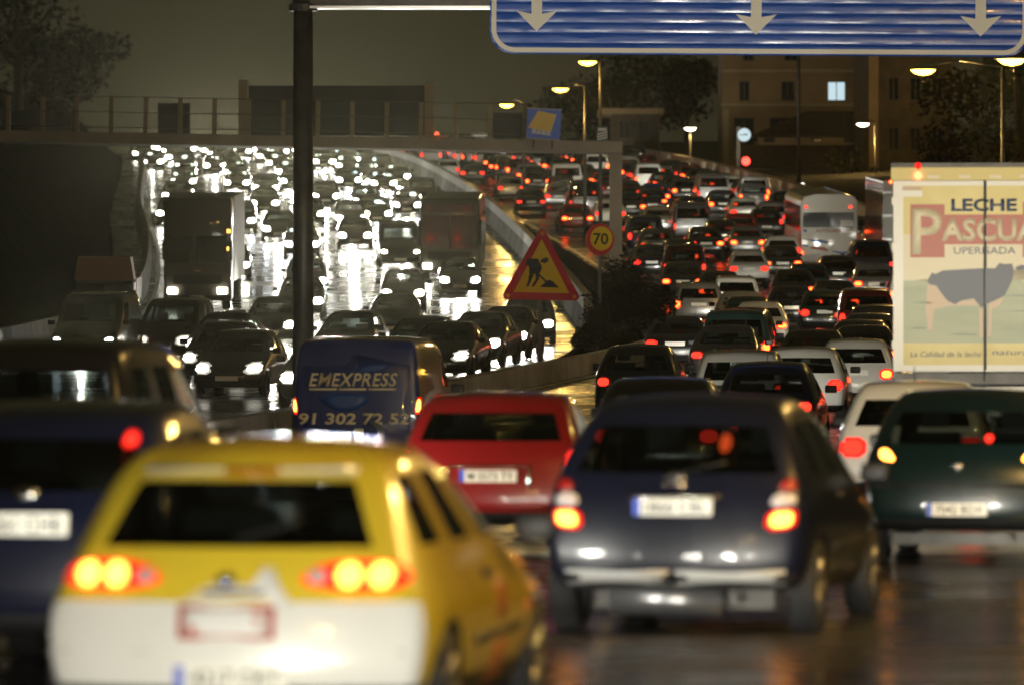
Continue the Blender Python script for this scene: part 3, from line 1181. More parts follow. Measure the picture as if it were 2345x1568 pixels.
MB().lathe([(.22, .09), (.30, .08), (.34, 0)], 'z', (0, .08, 0), 10).obj('lens', emis('beacon red', (1, .08, .03), 3), t)

# small blue sign with yellow shape, on the bridge
t = empty('advert_sign', (at(1243, 0, 229).x, 229.4, at(0, 318, 229).z), (0, R(3), 0), 'small tilted blue sign with a yellow lozenge above the footbridge', 'sign')
s_ = 229 / 14000.
MB().box(-39 * s_, 39 * s_, 0, .06, 0, 68 * s_).obj('board', mat('advert blue', (.05, .14, .62), .4), t)
MB().box(-40 * s_, 40 * s_, -.02, .08, -.04, 0).box(-40 * s_, 40 * s_, -.02, .08, 68 * s_, 68 * s_ + .03).obj('frame', SANDC, t)
MB().prism([(-36 * s_, 24 * s_), (-14 * s_, 64 * s_), (28 * s_, 57 * s_), (18 * s_, 17 * s_)], -.03, 0).obj('lozenge', mat('advert yellow', (.75, .50, .10), .5), t)
for i in range(4):
    MB().prism([((-26 + i * 11) * s_, (12 - i * 1.0) * s_), ((-16 + i * 11) * s_, (11 - i) * s_), ((-17 + i * 11) * s_, (22 - i) * s_), ((-26 + i * 11) * s_, (24 - i) * s_)], -.028, -.001).obj('letter_stroke', mat('advert white', (.6, .6, .62), .5), t)
for x in (-.35, .35):
    MB().box(x - .04, x + .04, .06, .14, -.35, .9).obj('leg', RAILM, t)
# hazard plate at the end of the bridge
t = empty('hazard_plate', (at(1379, 0, 229).x, 229.3, at(0, 323, 229).z), label='small striped white hazard plate on the end of the footbridge', cat='sign')
MB().box(-.20, .20, 0, .03, .02, .52).obj('plate', mat('hazard blue', (.10, .13, .18), .5), t)
for i in range(3):
    zz = .06 + i * .10
    MB().prism([(-.19, zz - .04), (.19, zz + .06), (.19, zz + .11), (-.19, zz + .01)], -.008, 0).obj('stripe', SIGNW, t)
MB().box(-.15, .15, -.008, 0, .38, .48).obj('stripe', SIGNW, t)
MB().box(-.03, .03, .03, .07, -.02, .4).obj('leg', RAILM, t)

# ------------------------------------------------------------------ road signs on the median
POSTG = mat('galvanised post', (.10, .10, .095), .6)
SRED = mat('sign red', (.52, .022, .032), .5, spec=.1)
SYEL = mat('sign yellow', (.75, .52, .02), .5, spec=.1)
SBLK = mat('sign black', (.012, .012, .014), .5, spec=.1)


def from_px(pts, cu, cv, D):
    s = D / 14000.
    return [((u - cu) * s, (cv - v) * s) for u, v in pts]


TD = 158.
t = empty('road_works_sign', (at(1238, 0, TD).x, TD, zr(TD)), label='yellow triangular road works sign with red border and digging figure', cat='road sign')
zb = at(0, 682, TD).z - zr(TD)
c = (1238, 682)


def tri(pts, y0, y1, m, nm):
    return MB().prism([(a, b + zb) for a, b in from_px(pts, *c, TD)], y0, y1).obj(nm, m, t)


tri([(1150, 676), (1156, 685), (1320, 689), (1327, 681), (1246, 526), (1235, 526)], -.04, .0, SRED, 'border')
tri([(1176, 669), (1303, 672), (1240, 548)], -.052, -.041, SYEL, 'face')
tri([(1206, 593), (1231, 593), (1241, 612), (1238, 622), (1234, 629), (1224, 628), (1212, 629), (1211, 611), (1204, 607)], -.060, -.053, SBLK, 'figure_torso')
tri([(1236, 600), (1240, 594), (1249, 590), (1256, 592), (1254, 600), (1247, 604)], -.060, -.053, SBLK, 'figure_head')
tri([(1211, 629), (1222, 629), (1216, 643), (1210, 657), (1204, 657), (1209, 643)], -.060, -.053, SBLK, 'figure_leg')
tri([(1226, 628), (1236, 630), (1233, 641), (1222, 657), (1216, 657), (1226, 641)], -.060, -.053, SBLK, 'figure_leg')
tri([(1204, 604), (1208, 602), (1260, 652), (1257, 655)], -.066, -.061, SBLK, 'shovel')
tri([(1236, 658), (1279, 659), (1266, 645), (1256, 641), (1247, 648)], -.060, -.053, SBLK, 'heap')
MB().box(-.08, .04, .0, .09, -.1, zb + 1.2).obj('post', POSTG, t)
for a, b in ((1163, 677), (1315, 680), (1241, 536)):
    q = from_px([(a, b)], *c, TD)[0]
    MB().lathe([(-.07, 0), (-.065, .05), (-.04, .055)], 'y', (q[0], 0, q[1] + zb), 12).obj('flasher', AMBER, t)

TD = 200.
t = empty('speed_limit_sign', (at(1373, 0, TD).x, TD, zr(TD)), label='round yellow speed limit sign reading 70 beside the bridge column', cat='road sign')
zb = at(0, 549, TD).z - zr(TD)
r_ = 33 * TD / 14000.
MB().prism(ell(0, zb, r_, r_ * 1.10, 28), -.03, 0).obj('border', SRED, t)
MB().prism(ell(.05, zb + .03, r_ * .76, r_ * .84, 28), -.042, -.031).obj('face', SYEL, t)
add('numeral', text_mesh('numeral', '70', .38, SBLK, .01, .012), t, (.03, -.043, zb + .02))
MB().box(-.05, .05, .0, .08, -.1, zb + .3).obj('post', POSTG, t)


# ------------------------------------------------------------------ plants
def leaf_cloud(name, clumps, n, size, m, seed, parent=None, flat=.55, kind=None):
    rnd = random.Random(seed)
    v, f = [], []
    tot = sum(c[3] ** 3 for c in clumps)
    for cx, cy, cz, r in clumps:
        for _ in range(max(6, int(n * r ** 3 / tot))):
            d = Vector((rnd.gauss(0, 1), rnd.gauss(0, 1), rnd.gauss(0, 1))).normalized()
            q = r * (rnd.random() ** .33) * rnd.uniform(.75, 1.08)
            p = Vector((cx, cy, cz)) + Vector((d.x * q, d.y * q, d.z * q * .85))
            a = Vector((rnd.gauss(0, 1), rnd.gauss(0, 1), rnd.gauss(0, flat))).normalized()
            b = a.cross(Vector((rnd.gauss(0, 1), rnd.gauss(0, 1), rnd.gauss(0, 1)))).normalized()
            s = size * rnd.uniform(.6, 1.3)
            k = len(v)
            v += [p - a * s, p + b * s * .45, p + a * s, p - b * s * .45]
            f.append((k, k + 1, k + 2, k + 3))
    return add(name, mesh(name, v, f, [m]), parent)


def tree(x, y, zb, h, spread, label, seed, m=LEAF, n=2600, size=.20, cat='tree', group=None):
    rnd = random.Random(seed)
    t = empty('tree', (x, y, zb), label=label, cat=cat, group=group)
    tr = MB().tube((0, 0, -.4), (.1, 0, h * .45), h * .030, h * .02, 9)
    tr.tube((.1, 0, h * .44), (0, .1, h * .8), h * .019, h * .008, 7)
    cl = []
    for i in range(9):
        a = rnd.uniform(0, 6.28)
        zz = rnd.uniform(.42, .9) * h
        q = spread * rnd.uniform(.25, .8) * (1.15 - abs(zz / h - .6))
        e = (q * math.cos(a), q * math.sin(a), zz)
        tr.tube((.1, 0, h * rnd.uniform(.30, .5)), e, h * .011, h * .004, 5)
        cl.append((*e, spread * rnd.uniform(.30, .52)))
    cl.append((0, 0, h * .78, spread * .5))
    tr.obj('trunk', BARK, t, smooth=True)
    leaf_cloud('crown', cl, n, size, m, seed + 1, t)
    return t


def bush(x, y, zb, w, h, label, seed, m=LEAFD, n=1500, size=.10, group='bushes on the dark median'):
    rnd = random.Random(seed)
    t = empty('bush', (x, y, zb), label=label, cat='bush', group=group)
    cl = [(rnd.uniform(-w * .32, w * .32), rnd.uniform(-.5, .5), h * rnd.uniform(.28, .72), h * rnd.uniform(.28, .42)) for _ in range(7)]
    b = MB()
    for c in cl:
        b.tube((c[0] * .3, 0, -.1), (c[0], c[1], c[2]), .03, .012, 5)
    b.obj('stem', BARK, t)
    leaf_cloud('foliage', cl, n, size, m, seed + 3, t)
    return t


for i, (u, D, w, h, lb) in enumerate(((1390, 196, 1.6, 1.6, 'dark bush nearest the round speed limit sign post'), (1440, 205, 2.0, 2.5, 'tallest dark bush at the foot of the bridge column'), (1490, 192, 1.3, 1.8, 'dark bush crowding the outbound kerb before the tail lights'),
                                      (1420, 220, 2.2, 2.3, 'dark bush directly behind the bridge column'), (1355, 182, 1.3, .9, 'low dark bush by the tip of the concrete divider'))):
    bush(at(u, 0, D).x, D, zr(D), w, h, lb, 30 + i)
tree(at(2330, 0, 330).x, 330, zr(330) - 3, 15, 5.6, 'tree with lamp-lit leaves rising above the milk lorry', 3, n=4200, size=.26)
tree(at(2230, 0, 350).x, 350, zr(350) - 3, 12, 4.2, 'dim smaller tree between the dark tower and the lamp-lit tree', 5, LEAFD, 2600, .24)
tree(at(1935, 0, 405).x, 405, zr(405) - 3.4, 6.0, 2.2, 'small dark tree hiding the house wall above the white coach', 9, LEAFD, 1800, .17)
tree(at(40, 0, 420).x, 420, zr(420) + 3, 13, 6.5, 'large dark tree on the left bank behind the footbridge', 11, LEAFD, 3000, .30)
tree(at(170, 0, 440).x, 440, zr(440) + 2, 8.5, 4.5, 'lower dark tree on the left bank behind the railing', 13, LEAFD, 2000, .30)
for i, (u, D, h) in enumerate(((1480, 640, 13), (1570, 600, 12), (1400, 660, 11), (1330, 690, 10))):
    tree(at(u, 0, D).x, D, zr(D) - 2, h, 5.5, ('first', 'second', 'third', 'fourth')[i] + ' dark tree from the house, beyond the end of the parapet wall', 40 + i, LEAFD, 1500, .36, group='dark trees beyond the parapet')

# ------------------------------------------------------------------ houses on the right
STUC = noisy(mat('ochre stucco', (.32, .22, .10), .85), .4, (.27, .18, .08), (.37, .26, .13), bump=.2)
STUC2 = noisy(mat('cream stucco', (.46, .38, .22), .8), .4, (.40, .33, .19), (.52, .43, .27), bump=.2)
ROOFT = noisy(mat('dark roof tiles', (.06, .045, .03), .85), 3., (.04, .03, .02), (.09, .06, .04), bump=.4)
DGL = mat('dark window', (.01, .012, .014), .1, 0, .5)
LITW = emis('lit window', (.62, .80, .86), .85)


def facade(root, x0, x1, z0, z1, y, holes, m, thick=.35, name='wall'):
    """a wall with real openings"""
    xs = sorted({x0, x1, *[h[0] for h in holes], *[h[1] for h in holes]})
    zs = sorted({z0, z1, *[h[2] for h in holes], *[h[3] for h in holes]})
    b = MB()
    for i in range(len(xs) - 1):
        for j in range(len(zs) - 1):
            cx, cz = (xs[i] + xs[i + 1]) / 2, (zs[j] + zs[j + 1]) / 2
            if any(h[0] < cx < h[1] and h[2] < cz < h[3] for h in holes):
                continue
            b.box(xs[i], xs[i + 1], y, y + thick, zs[j], zs[j + 1])
    return b.obj(name, m, root)


def window(root, h, y, m, bars=1, fm=None, nm='window'):
    x0, x1, z0, z1 = h
    b = MB().box(x0, x0 + .07, y, y + .08, z0, z1).box(x1 - .07, x1, y, y + .08, z0, z1).box(x0 + .07, x1 - .07, y, y + .08, z0, z0 + .07).box(x0 + .07, x1 - .07, y, y + .08, z1 - .07, z1)
    for i in range(bars):
        xc = x0 + (x1 - x0) * (i + 1) / (bars + 1)
        b.box(xc - .03, xc + .03, y + .002, y + .07, z0 + .07, z1 - .07)
    w = b.obj(nm, fm or mat('window frame', (.06, .05, .035), .5), root)
    MB().box(x0 + .02, x1 - .02, y + .09, y + .11, z0 + .02, z1 - .02).obj('pane', m, w)
    return w


HD = 450.
t = empty('tall_house', (at(1655, 0, HD).x, HD, 11), label='tall ochre house with one bright window behind the dark roof', cat='house')
hw = at(1992, 0, HD).x - at(1655, 0, HD).x


def hx(u): return at(u, 0, HD).x - at(1655, 0, HD).x
def hz(v): return at(0, v, HD).z - 11


holes = [(hx(1692), hx(1716), hz(232), hz(187)), (hx(1788), hx(1818), hz(232), hz(187)), (hx(1894), hx(1936), hz(232), hz(187)), (hx(1978), hx(1990), hz(232), hz(187)),
         (hx(1680), hx(1726), hz(345), hz(270)), (hx(1762), hx(1812), hz(345), hz(270)), (hx(1700), hx(1726), hz(140), hz(100)), (hx(1796), hx(1826), hz(140), hz(100))]
facade(t, 0, hw, 0, hz(60), 0, holes, STUC)
MB().box(0, .35, .35, 11, 0, hz(60)).obj('side_wall', STUC, t)
MB().box(hw - .35, hw, .35, 11, 0, hz(60)).obj('side_wall', STUC, t)
MB().box(-.3, hw + .3, -.3, 11.3, hz(60), hz(60) + .4).obj('roof', ROOFT, t)
for i, h in enumerate(holes):
    window(t, h, .14, LITW if i in (2, 3) else DGL, 1)
for v0 in (241, 163):
    MB().box(-.15, hw + .1, -.16, 0, hz(v0) - .09, hz(v0) + .09).obj('cornice', STUC2, t)
MB().box(-.02, .45, -.07, 0, 0, hz(250)).obj('corner_pilaster', STUC2, t)

HD = 430.
t = empty('low_house', (at(1735, 0, HD).x, HD, 10.5), label='low house with dark hipped roof and a pale band of small vents', cat='house')


def hx(u): return at(u, 0, HD).x - at(1735, 0, HD).x
def hz(v): return at(0, v, HD).z - 10.5


hw = hx(1990)
holes = [(hx(1748), hx(1774), hz(327), hz(316)), (hx(1858), hx(1882), hz(327), hz(316)), (hx(1932), hx(1958), hz(327), hz(316)), (hx(1806), hx(1812), hz(327), hz(316))][:3]
facade(t, 0, hw, hz(333), hz(312), 0, holes, STUC2, name='vent_wall')
for h in holes:
    window(t, h, .15, DGL, 0, nm='vent')
e0 = hz(312)
v = [(-.5, -.6, e0), (hw + .5, -.6, e0), (hw + .5, 7, e0), (-.5, 7, e0), (hx(1850), 3, hz(252)), (hw + .3, 3, hz(252)), (-.5, -.6, e0 - .12), (hw + .5, -.6, e0 - .12), (hw + .5, 7, e0 - .12), (-.5, 7, e0 - .12)]
f = [(0, 1, 5, 4), (1, 2, 5), (2, 3, 4, 5), (3, 0, 4), (0, 6, 7, 1), (1, 7, 8, 2), (2, 8, 9, 3), (3, 9, 6, 0), (6, 9, 8, 7)]
add('roof', mesh('roof', v, f, [ROOFT]), t)
x0 = hx(1650)
v = [(x0, -3.2, hz(386)), (hw, -3.2, hz(386)), (hw, 0, hz(333)), (hx(1700), 0, hz(333)), (x0, -3.2, hz(386) - .1), (hw, -3.2, hz(386) - .1), (hw, 0, hz(333) - .2), (hx(1700), 0, hz(333) - .2)]
f = [(0, 1, 2, 3), (4, 7, 6, 5), (0, 4, 5, 1), (1, 5, 6, 2), (2, 6, 7, 3), (3, 7, 4, 0)]
add('lower_roof', mesh('lower_roof', v, f, [ROOFT]), t)
holes = [(hx(1764), hx(1800), 1.2, hz(402)), (hx(1852), hx(1890), 1.2, hz(402))]
facade(t, x0, hw, 0, hz(388) - .2, -2.9, holes, STUC, .3)
for h in holes:
    window(t, h, -2.78, DGL, 1)
    MB().box(h[0] - .22, h[0], -2.96, -2.9, h[2], h[3] + .2).box(h[1], h[1] + .22, -2.96, -2.9, h[2], h[3] + .2).box(h[0], h[1], -2.96, -2.9, h[3], h[3] + .2).obj('window_surround', STUC2, t)
MB().box(x0, hw, -3.05, -2.9, hz(396), hz(388)).obj('cornice', STUC2, t)

t = empty('dark_tower', (at(1992, 0, 415).x, 415, 9.5), (0, 0, R(6)), 'dark tower block with one lamp-lit edge beside the ochre house', 'building')
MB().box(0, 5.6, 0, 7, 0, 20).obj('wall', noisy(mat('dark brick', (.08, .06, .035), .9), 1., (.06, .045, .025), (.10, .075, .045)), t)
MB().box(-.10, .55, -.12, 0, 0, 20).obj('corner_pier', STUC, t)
for j in range(5):
    for i in range(3):
        window(t, (1.2 + i * 1.5, 2.0 + i * 1.5, 2 + j * 3.4, 3.6 + j * 3.4), -.10, DGL, 1)
MB().box(-.2, 5.8, -.2, 7.2, 20, 20.3).obj('roof', ROOFT, t)
t = empty('dark_house', (at(1400, 0, 470).x, 470, zr(470) - 4), label='dim house with a pale roof ledge behind the hazard plate', cat='house')
w_ = at(1480, 0, 470).x - at(1370, 0, 470).x
zz = at(0, 262, 470).z - (zr(470) - 4)
MB().box(0, w_, 0, 8, 0, zz).obj('wall', MATS['dark brick'], t)
MB().box(-1.0, w_ + .3, -.6, 8.2, zz, zz + .42).obj('roof_ledge', STUC, t)
for i in range(2):
    window(t, (.5 + i * 1.5, 1.4 + i * 1.5, zz - 1.9, zz - .5), -.10, DGL, 1)

# clock post, traffic light, thin mast, globe lamp
CD = 385.
t = empty('clock_post', (at(1690, 0, CD).x, CD, zr(CD) - 3), label='round white clock on a pale post above the red signal', cat='clock')
zc0 = zr(CD) - 3
MB().box(-.12, .12, -.1, .1, 0, at(0, 291, CD).z - zc0).obj('post', mat('pale post', (.5, .47, .40), .6), t)
zc_ = at(0, 310, CD).z - zc0
cx = 13 * CD / 14000
MB().lathe([(-.16, 0), (-.16, .42), (-.10, .46), (.06, .46), (.06, 0)], 'y', (cx, -.12, zc_), 24).obj('rim', RIM, t, smooth=False)
MB().lathe([(-.175, 0), (-.172, .41), (-.165, .415)], 'y', (cx, -.12, zc_), 24).obj('dial', emis('clock dial', (.70, .88, .92), .80), t)
MB().box(cx - .30, cx + .02, -.32, -.30, zc_ - .02, zc_ + .02).box(cx - .02, cx + .22, -.32, -.30, zc_ - .02, zc_ + .05).obj('hand', SBLK, t)
t = empty('traffic_light', (at(1706, 0, CD).x, CD - 1.0, zr(CD) - 3), label='red traffic light on a post beside the clock', cat='traffic light')
zt = at(0, 370, CD - 1).z - zc0
MB().tube((0, .12, 0), (0, .12, zt + .2), .06, n=10).obj('post', STEEL, t)
add('housing', bevelled(MB().box(-.30, .30, -.10, .10, zt - 1.4, zt + .32), 'housing', [DARK], .03), t)
for i, m in enumerate((emis('signal red', (1, .03, .02), 9.), DARK, DARK)):
    MB().lathe([(-.18, 0), (-.16, .18), (-.10, .26)], 'y', (0, 0, zt - i * .54), 14).obj('signal_lens', m, t)
t = empty('thin_mast', (at(1828, 0, 380).x, 380, zr(380) - 3), label='thin dark mast in front of the houses rising behind the gantry sign', cat='mast')
MB().tube((0, 0, 0), (0, 0, 21), .13, .09, 10).obj('pole', STEEL, t, smooth=True)
MB().tube((0, 0, 0), (0, 0, .3), .22, .22, 10).obj('base', STEEL, t)
p = at(1836, 430, 375)
t = empty('globe_lamp', (p.x, 375, zr(375) - 3.2), label='bright white globe lamp above the coping just before the coach roof', cat='lamp')
zz = p.z - (zr(375) - 3.2)
MB().tube((0, 0, 0), (0, 0, zz - .2), .05, n=8).obj('post', STEEL, t)
MB().lathe([(-.26, 0), (-.2, .16), (0, .26), (.2, .16), (.26, 0)], 'z', (0, 0, zz), 14).obj('globe', emis('globe white', (1, .96, .82), 10.), t, smooth=True)
# ------------------------------------------------------------------ foreground vehicles
WHITEDEC = mat('white decal', (.78, .78, .76), .35, 0, .5)
REDDEC = mat('red decal', (.55, .06, .03), .35, 0, .5)
PALEDEC = mat('pale lettering', (.82, .76, .56), .45)
BULB = emis('brake bulb bright', (1., .34, .045), 8.)
LENSR = emis('tail lens rim', (1., .016, .010), 1.5)


def plate_on(pr, root, x, z, s, y=None, w=.52, h=.11, inkm=INK, blue=True):
    y = pr.back(x, z) if y is None else y
    o = MB().box(-w / 2, w / 2, -.016, .03, -h / 2, h / 2).obj('number_plate', PLATE, root, (x, y - .008, z))
    if blue:
        MB().box(-w / 2, -w / 2 + .045, -.0185, -.016, -h / 2, h / 2).obj('blue_band', PLBLUE, o)
    add('plate_lettering', text_mesh('plate_lettering', s, h * .68, inkm, .0015, .01, 0, w * .80), o, (.022, -.0165, 0))
    return o


def deco(pr, root, name, poly, m, off=.004, bulge=.001, chaikin=0, depth=.02, rings=(.5, 1.), label=None):
    o = add(name, patch(name, pr.bvh, poly, 1, [m], off, bulge, rings, depth, 0, chaikin, pr.L), root)
    if label:
        o['label'] = label
    return o


def side_patch(pr, root, name, poly, sx, m, off=.006):
    """a shape given in (y,z) laid on the flank"""
    n = len(poly)
    v, f = [], []

    def hx_(y, z):
        h = pr.bvh.ray_cast(Vector((sx * 3, y, z)), Vector((-sx, 0, 0)))
        return h[0].x if h[0] is not None and abs(h[0].x) > .5 else sx * .8
    sub = 4
    pts = []
    for i in range(n):
        a, b = poly[i], poly[(i + 1) % n]
        for k in range(sub):
            pts.append((a[0] + (b[0] - a[0]) * k / sub, a[1] + (b[1] - a[1]) * k / sub))
    cy, cz = sum(p[0] for p in pts) / len(pts), sum(p[1] for p in pts) / len(pts)
    v.append((hx_(cy, cz) + sx * off, cy, cz))
    N = len(pts)
    for r in (.5, 1.):
        for a, b in pts:
            y, z = cy + (a - cy) * r, cz + (b - cz) * r
            v.append((hx_(y, z) + sx * off, y, z))
    for a, b in pts:
        v.append((hx_(a, b) - sx * .02, a, b))
    for i in range(N):
        j = (i + 1) % N
        f.append((0, 1 + i, 1 + j))
        for k in range(2):
            A, B = 1 + k * N, 1 + (k + 1) * N
            f.append((A + i, B + i, B + j, A + j))
    me = mesh(name, v, f, [m], smooth=True)
    b = bmesh.new()
    b.from_mesh(me)
    bmesh.ops.recalc_face_normals(b, faces=b.faces[:])
    b.to_mesh(me)
    b.free()
    return add(name, me, root)


# --- yellow and white hatchback, nearest
tl = [(.30, .842), (.42, .925), (.70, .935), (.81, .885), (.80, .815), (.66, .795), (.42, .805)]
PT = Proto('hatchback', 2, tail=tl, tail_mats=(LENSR, LENSR), hot=0, plate=False, hi=True, glassm=GLD, L=4.15, H=1.40,
           yr=[.14, .0, .015, .05, .12, .42, .60], zr=[.24, .34, .56, .735, .965, 1.335, 1.39], zf=[.20, .36, .58, .74, .95, 1.32, 1.385], w=[.82, .915, .945, .945, .845, .67, .54], cols=[-1, -.955, -.45, 0, .45, .955, 1], second=3, cr=.17, tr=.075, trg=.16, crown=.045, bulge=.06)
taxi = PT.place('hatchback_car', -1.295, 27.7, 0, R(-8.7), 0, MATS['yellow paint'], 'yellow and white hatchback with glowing almond tail lights, nearest to the camera', 'car', None, second=MATS['white paint'])
for sx in (-1, 1):
    for x in (.54, .68):
        deco(PT, taxi, 'brake_bulb', ell(sx * x, .866, .056, .056, 14), BULB, .034, .012)
    deco(PT, taxi, 'reversing_light', ell(sx * .40, .862, .045, .032, 12), REVL, .030, .008)
deco(PT, taxi, 'spoiler_lip', rect(-.50, .50, 1.322, 1.352), mat('pale lip', (.55, .55, .52), .3, 0, 1.), .03, .01)
deco(PT, taxi, 'high_brake_light', rect(-.09, .16, 1.327, 1.348), TAILOFF, .048, .004)
deco(PT, taxi, 'white_decal', [(-.26, .725), (.30, .725), (.24, .80), (.19, .90), (.15, .90), (.13, .82), (-.10, .82)], WHITEDEC, .003)
deco(PT, taxi, 'sticker_frame', rect(-.235, .215, .575, .728), REDDEC, .006, rings=(.3, .6, 1.), label='red framed sticker')
deco(PT, taxi, 'sticker', rect(-.205, .185, .592, .712), WHITEDEC, .0085, rings=(.3, .6, 1.))
deco(PT, taxi, 'sticker_dot', ell(-.165, .612, .020, .020), REDDEC, .0115)
deco(PT, taxi, 'sticker_dot', rect(.11, .175, .700, .712), REDDEC, .0115)
deco(PT, taxi, 'sticker_dot', ell(.135, .655, .022, .018), mat('pink decal', (.6, .3, .25), .4), .0115)
deco(PT, taxi, 'badge', ell(-.02, .845, .050, .034), CHROME, .012, .014)
deco(PT, taxi, 'tailgate_handle', rect(-.12, .16, .775, .80), CHROME, .012, .012)
deco(PT, taxi, 'bumper_seam', rect(-.80, .80, .512, .520), mat('seam grey', (.25, .25, .24), .6), .003, 0)
plate_on(PT, taxi, .02, .40, '4217 CKT')
deco(PT, taxi, 'wiper', [(-.02, 1.02), (.01, 1.02), (.30, 1.10), (.29, 1.115)], DARK, .01)
side_patch(PT, taxi, 'side_moulding', [(1.30, .50), (2.75, .52), (2.75, .56), (1.30, .54)], 1, DARK, .012)
side_patch(PT, taxi, 'door_graphic', [(1.95, .58), (2.25, .60), (2.20, .80), (1.98, .78)], 1, mat('rust red decal', (.32, .09, .02), .4), .004)
side_patch(PT, taxi, 'door_graphic', [(1.9, .26), (2.3, .26), (2.28, .49), (1.95, .48)], 1, MATS['rust red decal'], .004)
side_patch(PT, taxi, 'door_handle', [(1.72, .80), (1.90, .80), (1.90, .84), (1.72, .84)], 1, DARK, .02)
side_patch(PT, taxi, 'indicator', [(2.95, .60), (3.03, .60), (3.03, .64), (2.95, .64)], 1, mat('orange lens', (.8, .16, .03), .2, 0, 1.), .012)

# --- dark blue hatchback, centre right
tl = [(.60, .690), (.795, .705), (.815, .80), (.79, .835), (.62, .825)]
PC = Proto('hatchback', 2, tail=tl, tail_mats=(LENSR, BULB), hot=2, plate=False, hi=True, glassm=GLD, L=4.15, H=1.515,
           yr=[.14, .0, .015, .05, .12, .46, .66], zr=[.30, .36, .62, .80, 1.045, 1.41, 1.505], w=[.78, .88, .91, .91, .88, .70, .58], wr=.31, cr=.12)
MIDN = lining(mat('midnight paint', (.004, .0055, .015), .34, 0, .45, spec=.35))
wet(MIDN)
cit = PC.place('hatchback_car', 1.04, 40.0, 0, R(-11), 0, MIDN, 'dark blue hatchback with tall rear window, right of the yellow one', 'car', None)
for sx in (-1, 1):
    q = [(.63, .845), (.80, .85), (.80, .93), (.66, .94)]
    deco(PC, cit, 'reversing_light', q if sx > 0 else mirror_poly(q), REVL, .014, .012, 1)
    q = [(.67, .955), (.80, .945), (.79, 1.03), (.72, 1.03)]
    deco(PC, cit, 'indicator', q if sx > 0 else mirror_poly(q), TAILOFF, .014, .012, 1)
plate_on(PC, cit, 0, .845, '1866 CBL')
for dz in (0, .05):
    deco(PC, cit, 'chevron', [(-.075, 1.005 + dz - .03), (0, 1.045 + dz - .03), (.075, 1.005 + dz - .03), (.075, 1.025 + dz - .03), (0, 1.072 + dz - .03), (-.075, 1.025 + dz - .03)], CHROME, .012, .006)
deco(PC, cit, 'plate_trim', rect(-.32, .32, .905, .925), CHROME, .010, .01)
deco(PC, cit, 'bumper_strip', rect(-.72, -.02, .335, .435), mat('pale grey plastic', (.42, .42, .40), .4), .012, .006)
deco(PC, cit, 'bumper_strip', rect(.02, .74, .335, .435), MATS['pale grey plastic'], .012, .006)
deco(PC, cit, 'wiper', [(-.02, 1.06), (.01, 1.06), (.34, 1.13), (.33, 1.145)], DARK, .01)
b = MB().tube((-.45, .35, .24), (.30, .30, .22), .11, .11, 12).tube((.40, .10, .24), (.40, .55, .25), .03, .03, 8)
b.obj('exhaust', RIM, cit, smooth=True)
MB().box(-.60, .60, .55, .62, .16, .30).obj('rear_axle', STEEL, cit)
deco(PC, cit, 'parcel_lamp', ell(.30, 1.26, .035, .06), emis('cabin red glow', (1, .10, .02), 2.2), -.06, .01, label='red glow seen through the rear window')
side_patch(PC, cit, 'side_moulding', [(1.2, .52), (3.0, .54), (3.0, .59), (1.2, .57)], 1, DARK, .014)
side_patch(PC, cit, 'door_handle', [(1.55, .88), (1.72, .88), (1.72, .92), (1.55, .92)], 1, DARK, .02)

# --- red hatchback between them
tl = [(.64, .74), (.80, .75), (.80, 1.0), (.70, .98)]
PRD = Proto('hatchback', 2, tail=tl, tail_mats=(TAILOFF, TAILD), hot=2, plate=False, hi=True, glassm=GLD, L=3.85, H=1.41, zr=[.26, .36, .58, .80, 1.01, 1.31, 1.40], w=[.76, .85, .87, .87, .82, .70, .60], trg=.06)
red = PRD.place('hatchback_car', -.22, 55.5, 0, R(-6), 0, MATS['red paint'], 'red hatchback half hidden between the yellow and the dark blue cars', 'car', None)
plate_on(PRD, red, 0, .71, 'M 0573 TY')
deco(PRD, red, 'plate_trim', rect(-.34, .34, .79, .81), CHROME, .014, .012)
deco(PRD, red, 'bumper_ledge', rect(-.72, .72, .40, .45), MATS['red paint'], .03, .015)
for x in (-.38, .36):
    deco(PRD, red, 'plate_trim', rect(x, x + .02, .60, .81), CHROME, .012, .006)

# --- teal liftback at the right edge
tl = [(.53, .885), (.68, .90), (.70, .99), (.62, 1.005)]
PTE = Proto('hatchback', 2, tail=tl, tail_mats=(LENSR, BULB), hot=3, plate=False, hi=True, L=4.25, H=1.46, zr=[.28, .36, .60, .82, 1.02, 1.35, 1.45], yr=[.14, .0, .015, .05, .16, .62, .85], cr=.12)
teal = PTE.place('liftback_car', at(2190, 0, 53).x, 53, 0, R(-9), 0, mat('deep teal paint', (.004, .015, .017), .28, 0, 1.), 'deep teal car with small high tail lights, in front of the milk lorry', 'car', None)
wet(lining(MATS['deep teal paint']))
plate_on(PTE, teal, 0, .475, '7042 BDX')
deco(PTE, teal, 'black_strip', rect(-.72, .72, .655, .70), DARK, .012, .004)
deco(PTE, teal, 'badge', ell(0, .86, .05, .035), CHROME, .012, .012)
deco(PTE, teal, 'high_brake_light', ell(.26, 1.09, .035, .035), TAILD, .02, .012)
MB().box(-.60, .60, .35, .42, .16, .26).tube((.45, .05, .22), (.45, .5, .23), .035, n=8).obj('exhaust', STEEL, teal)

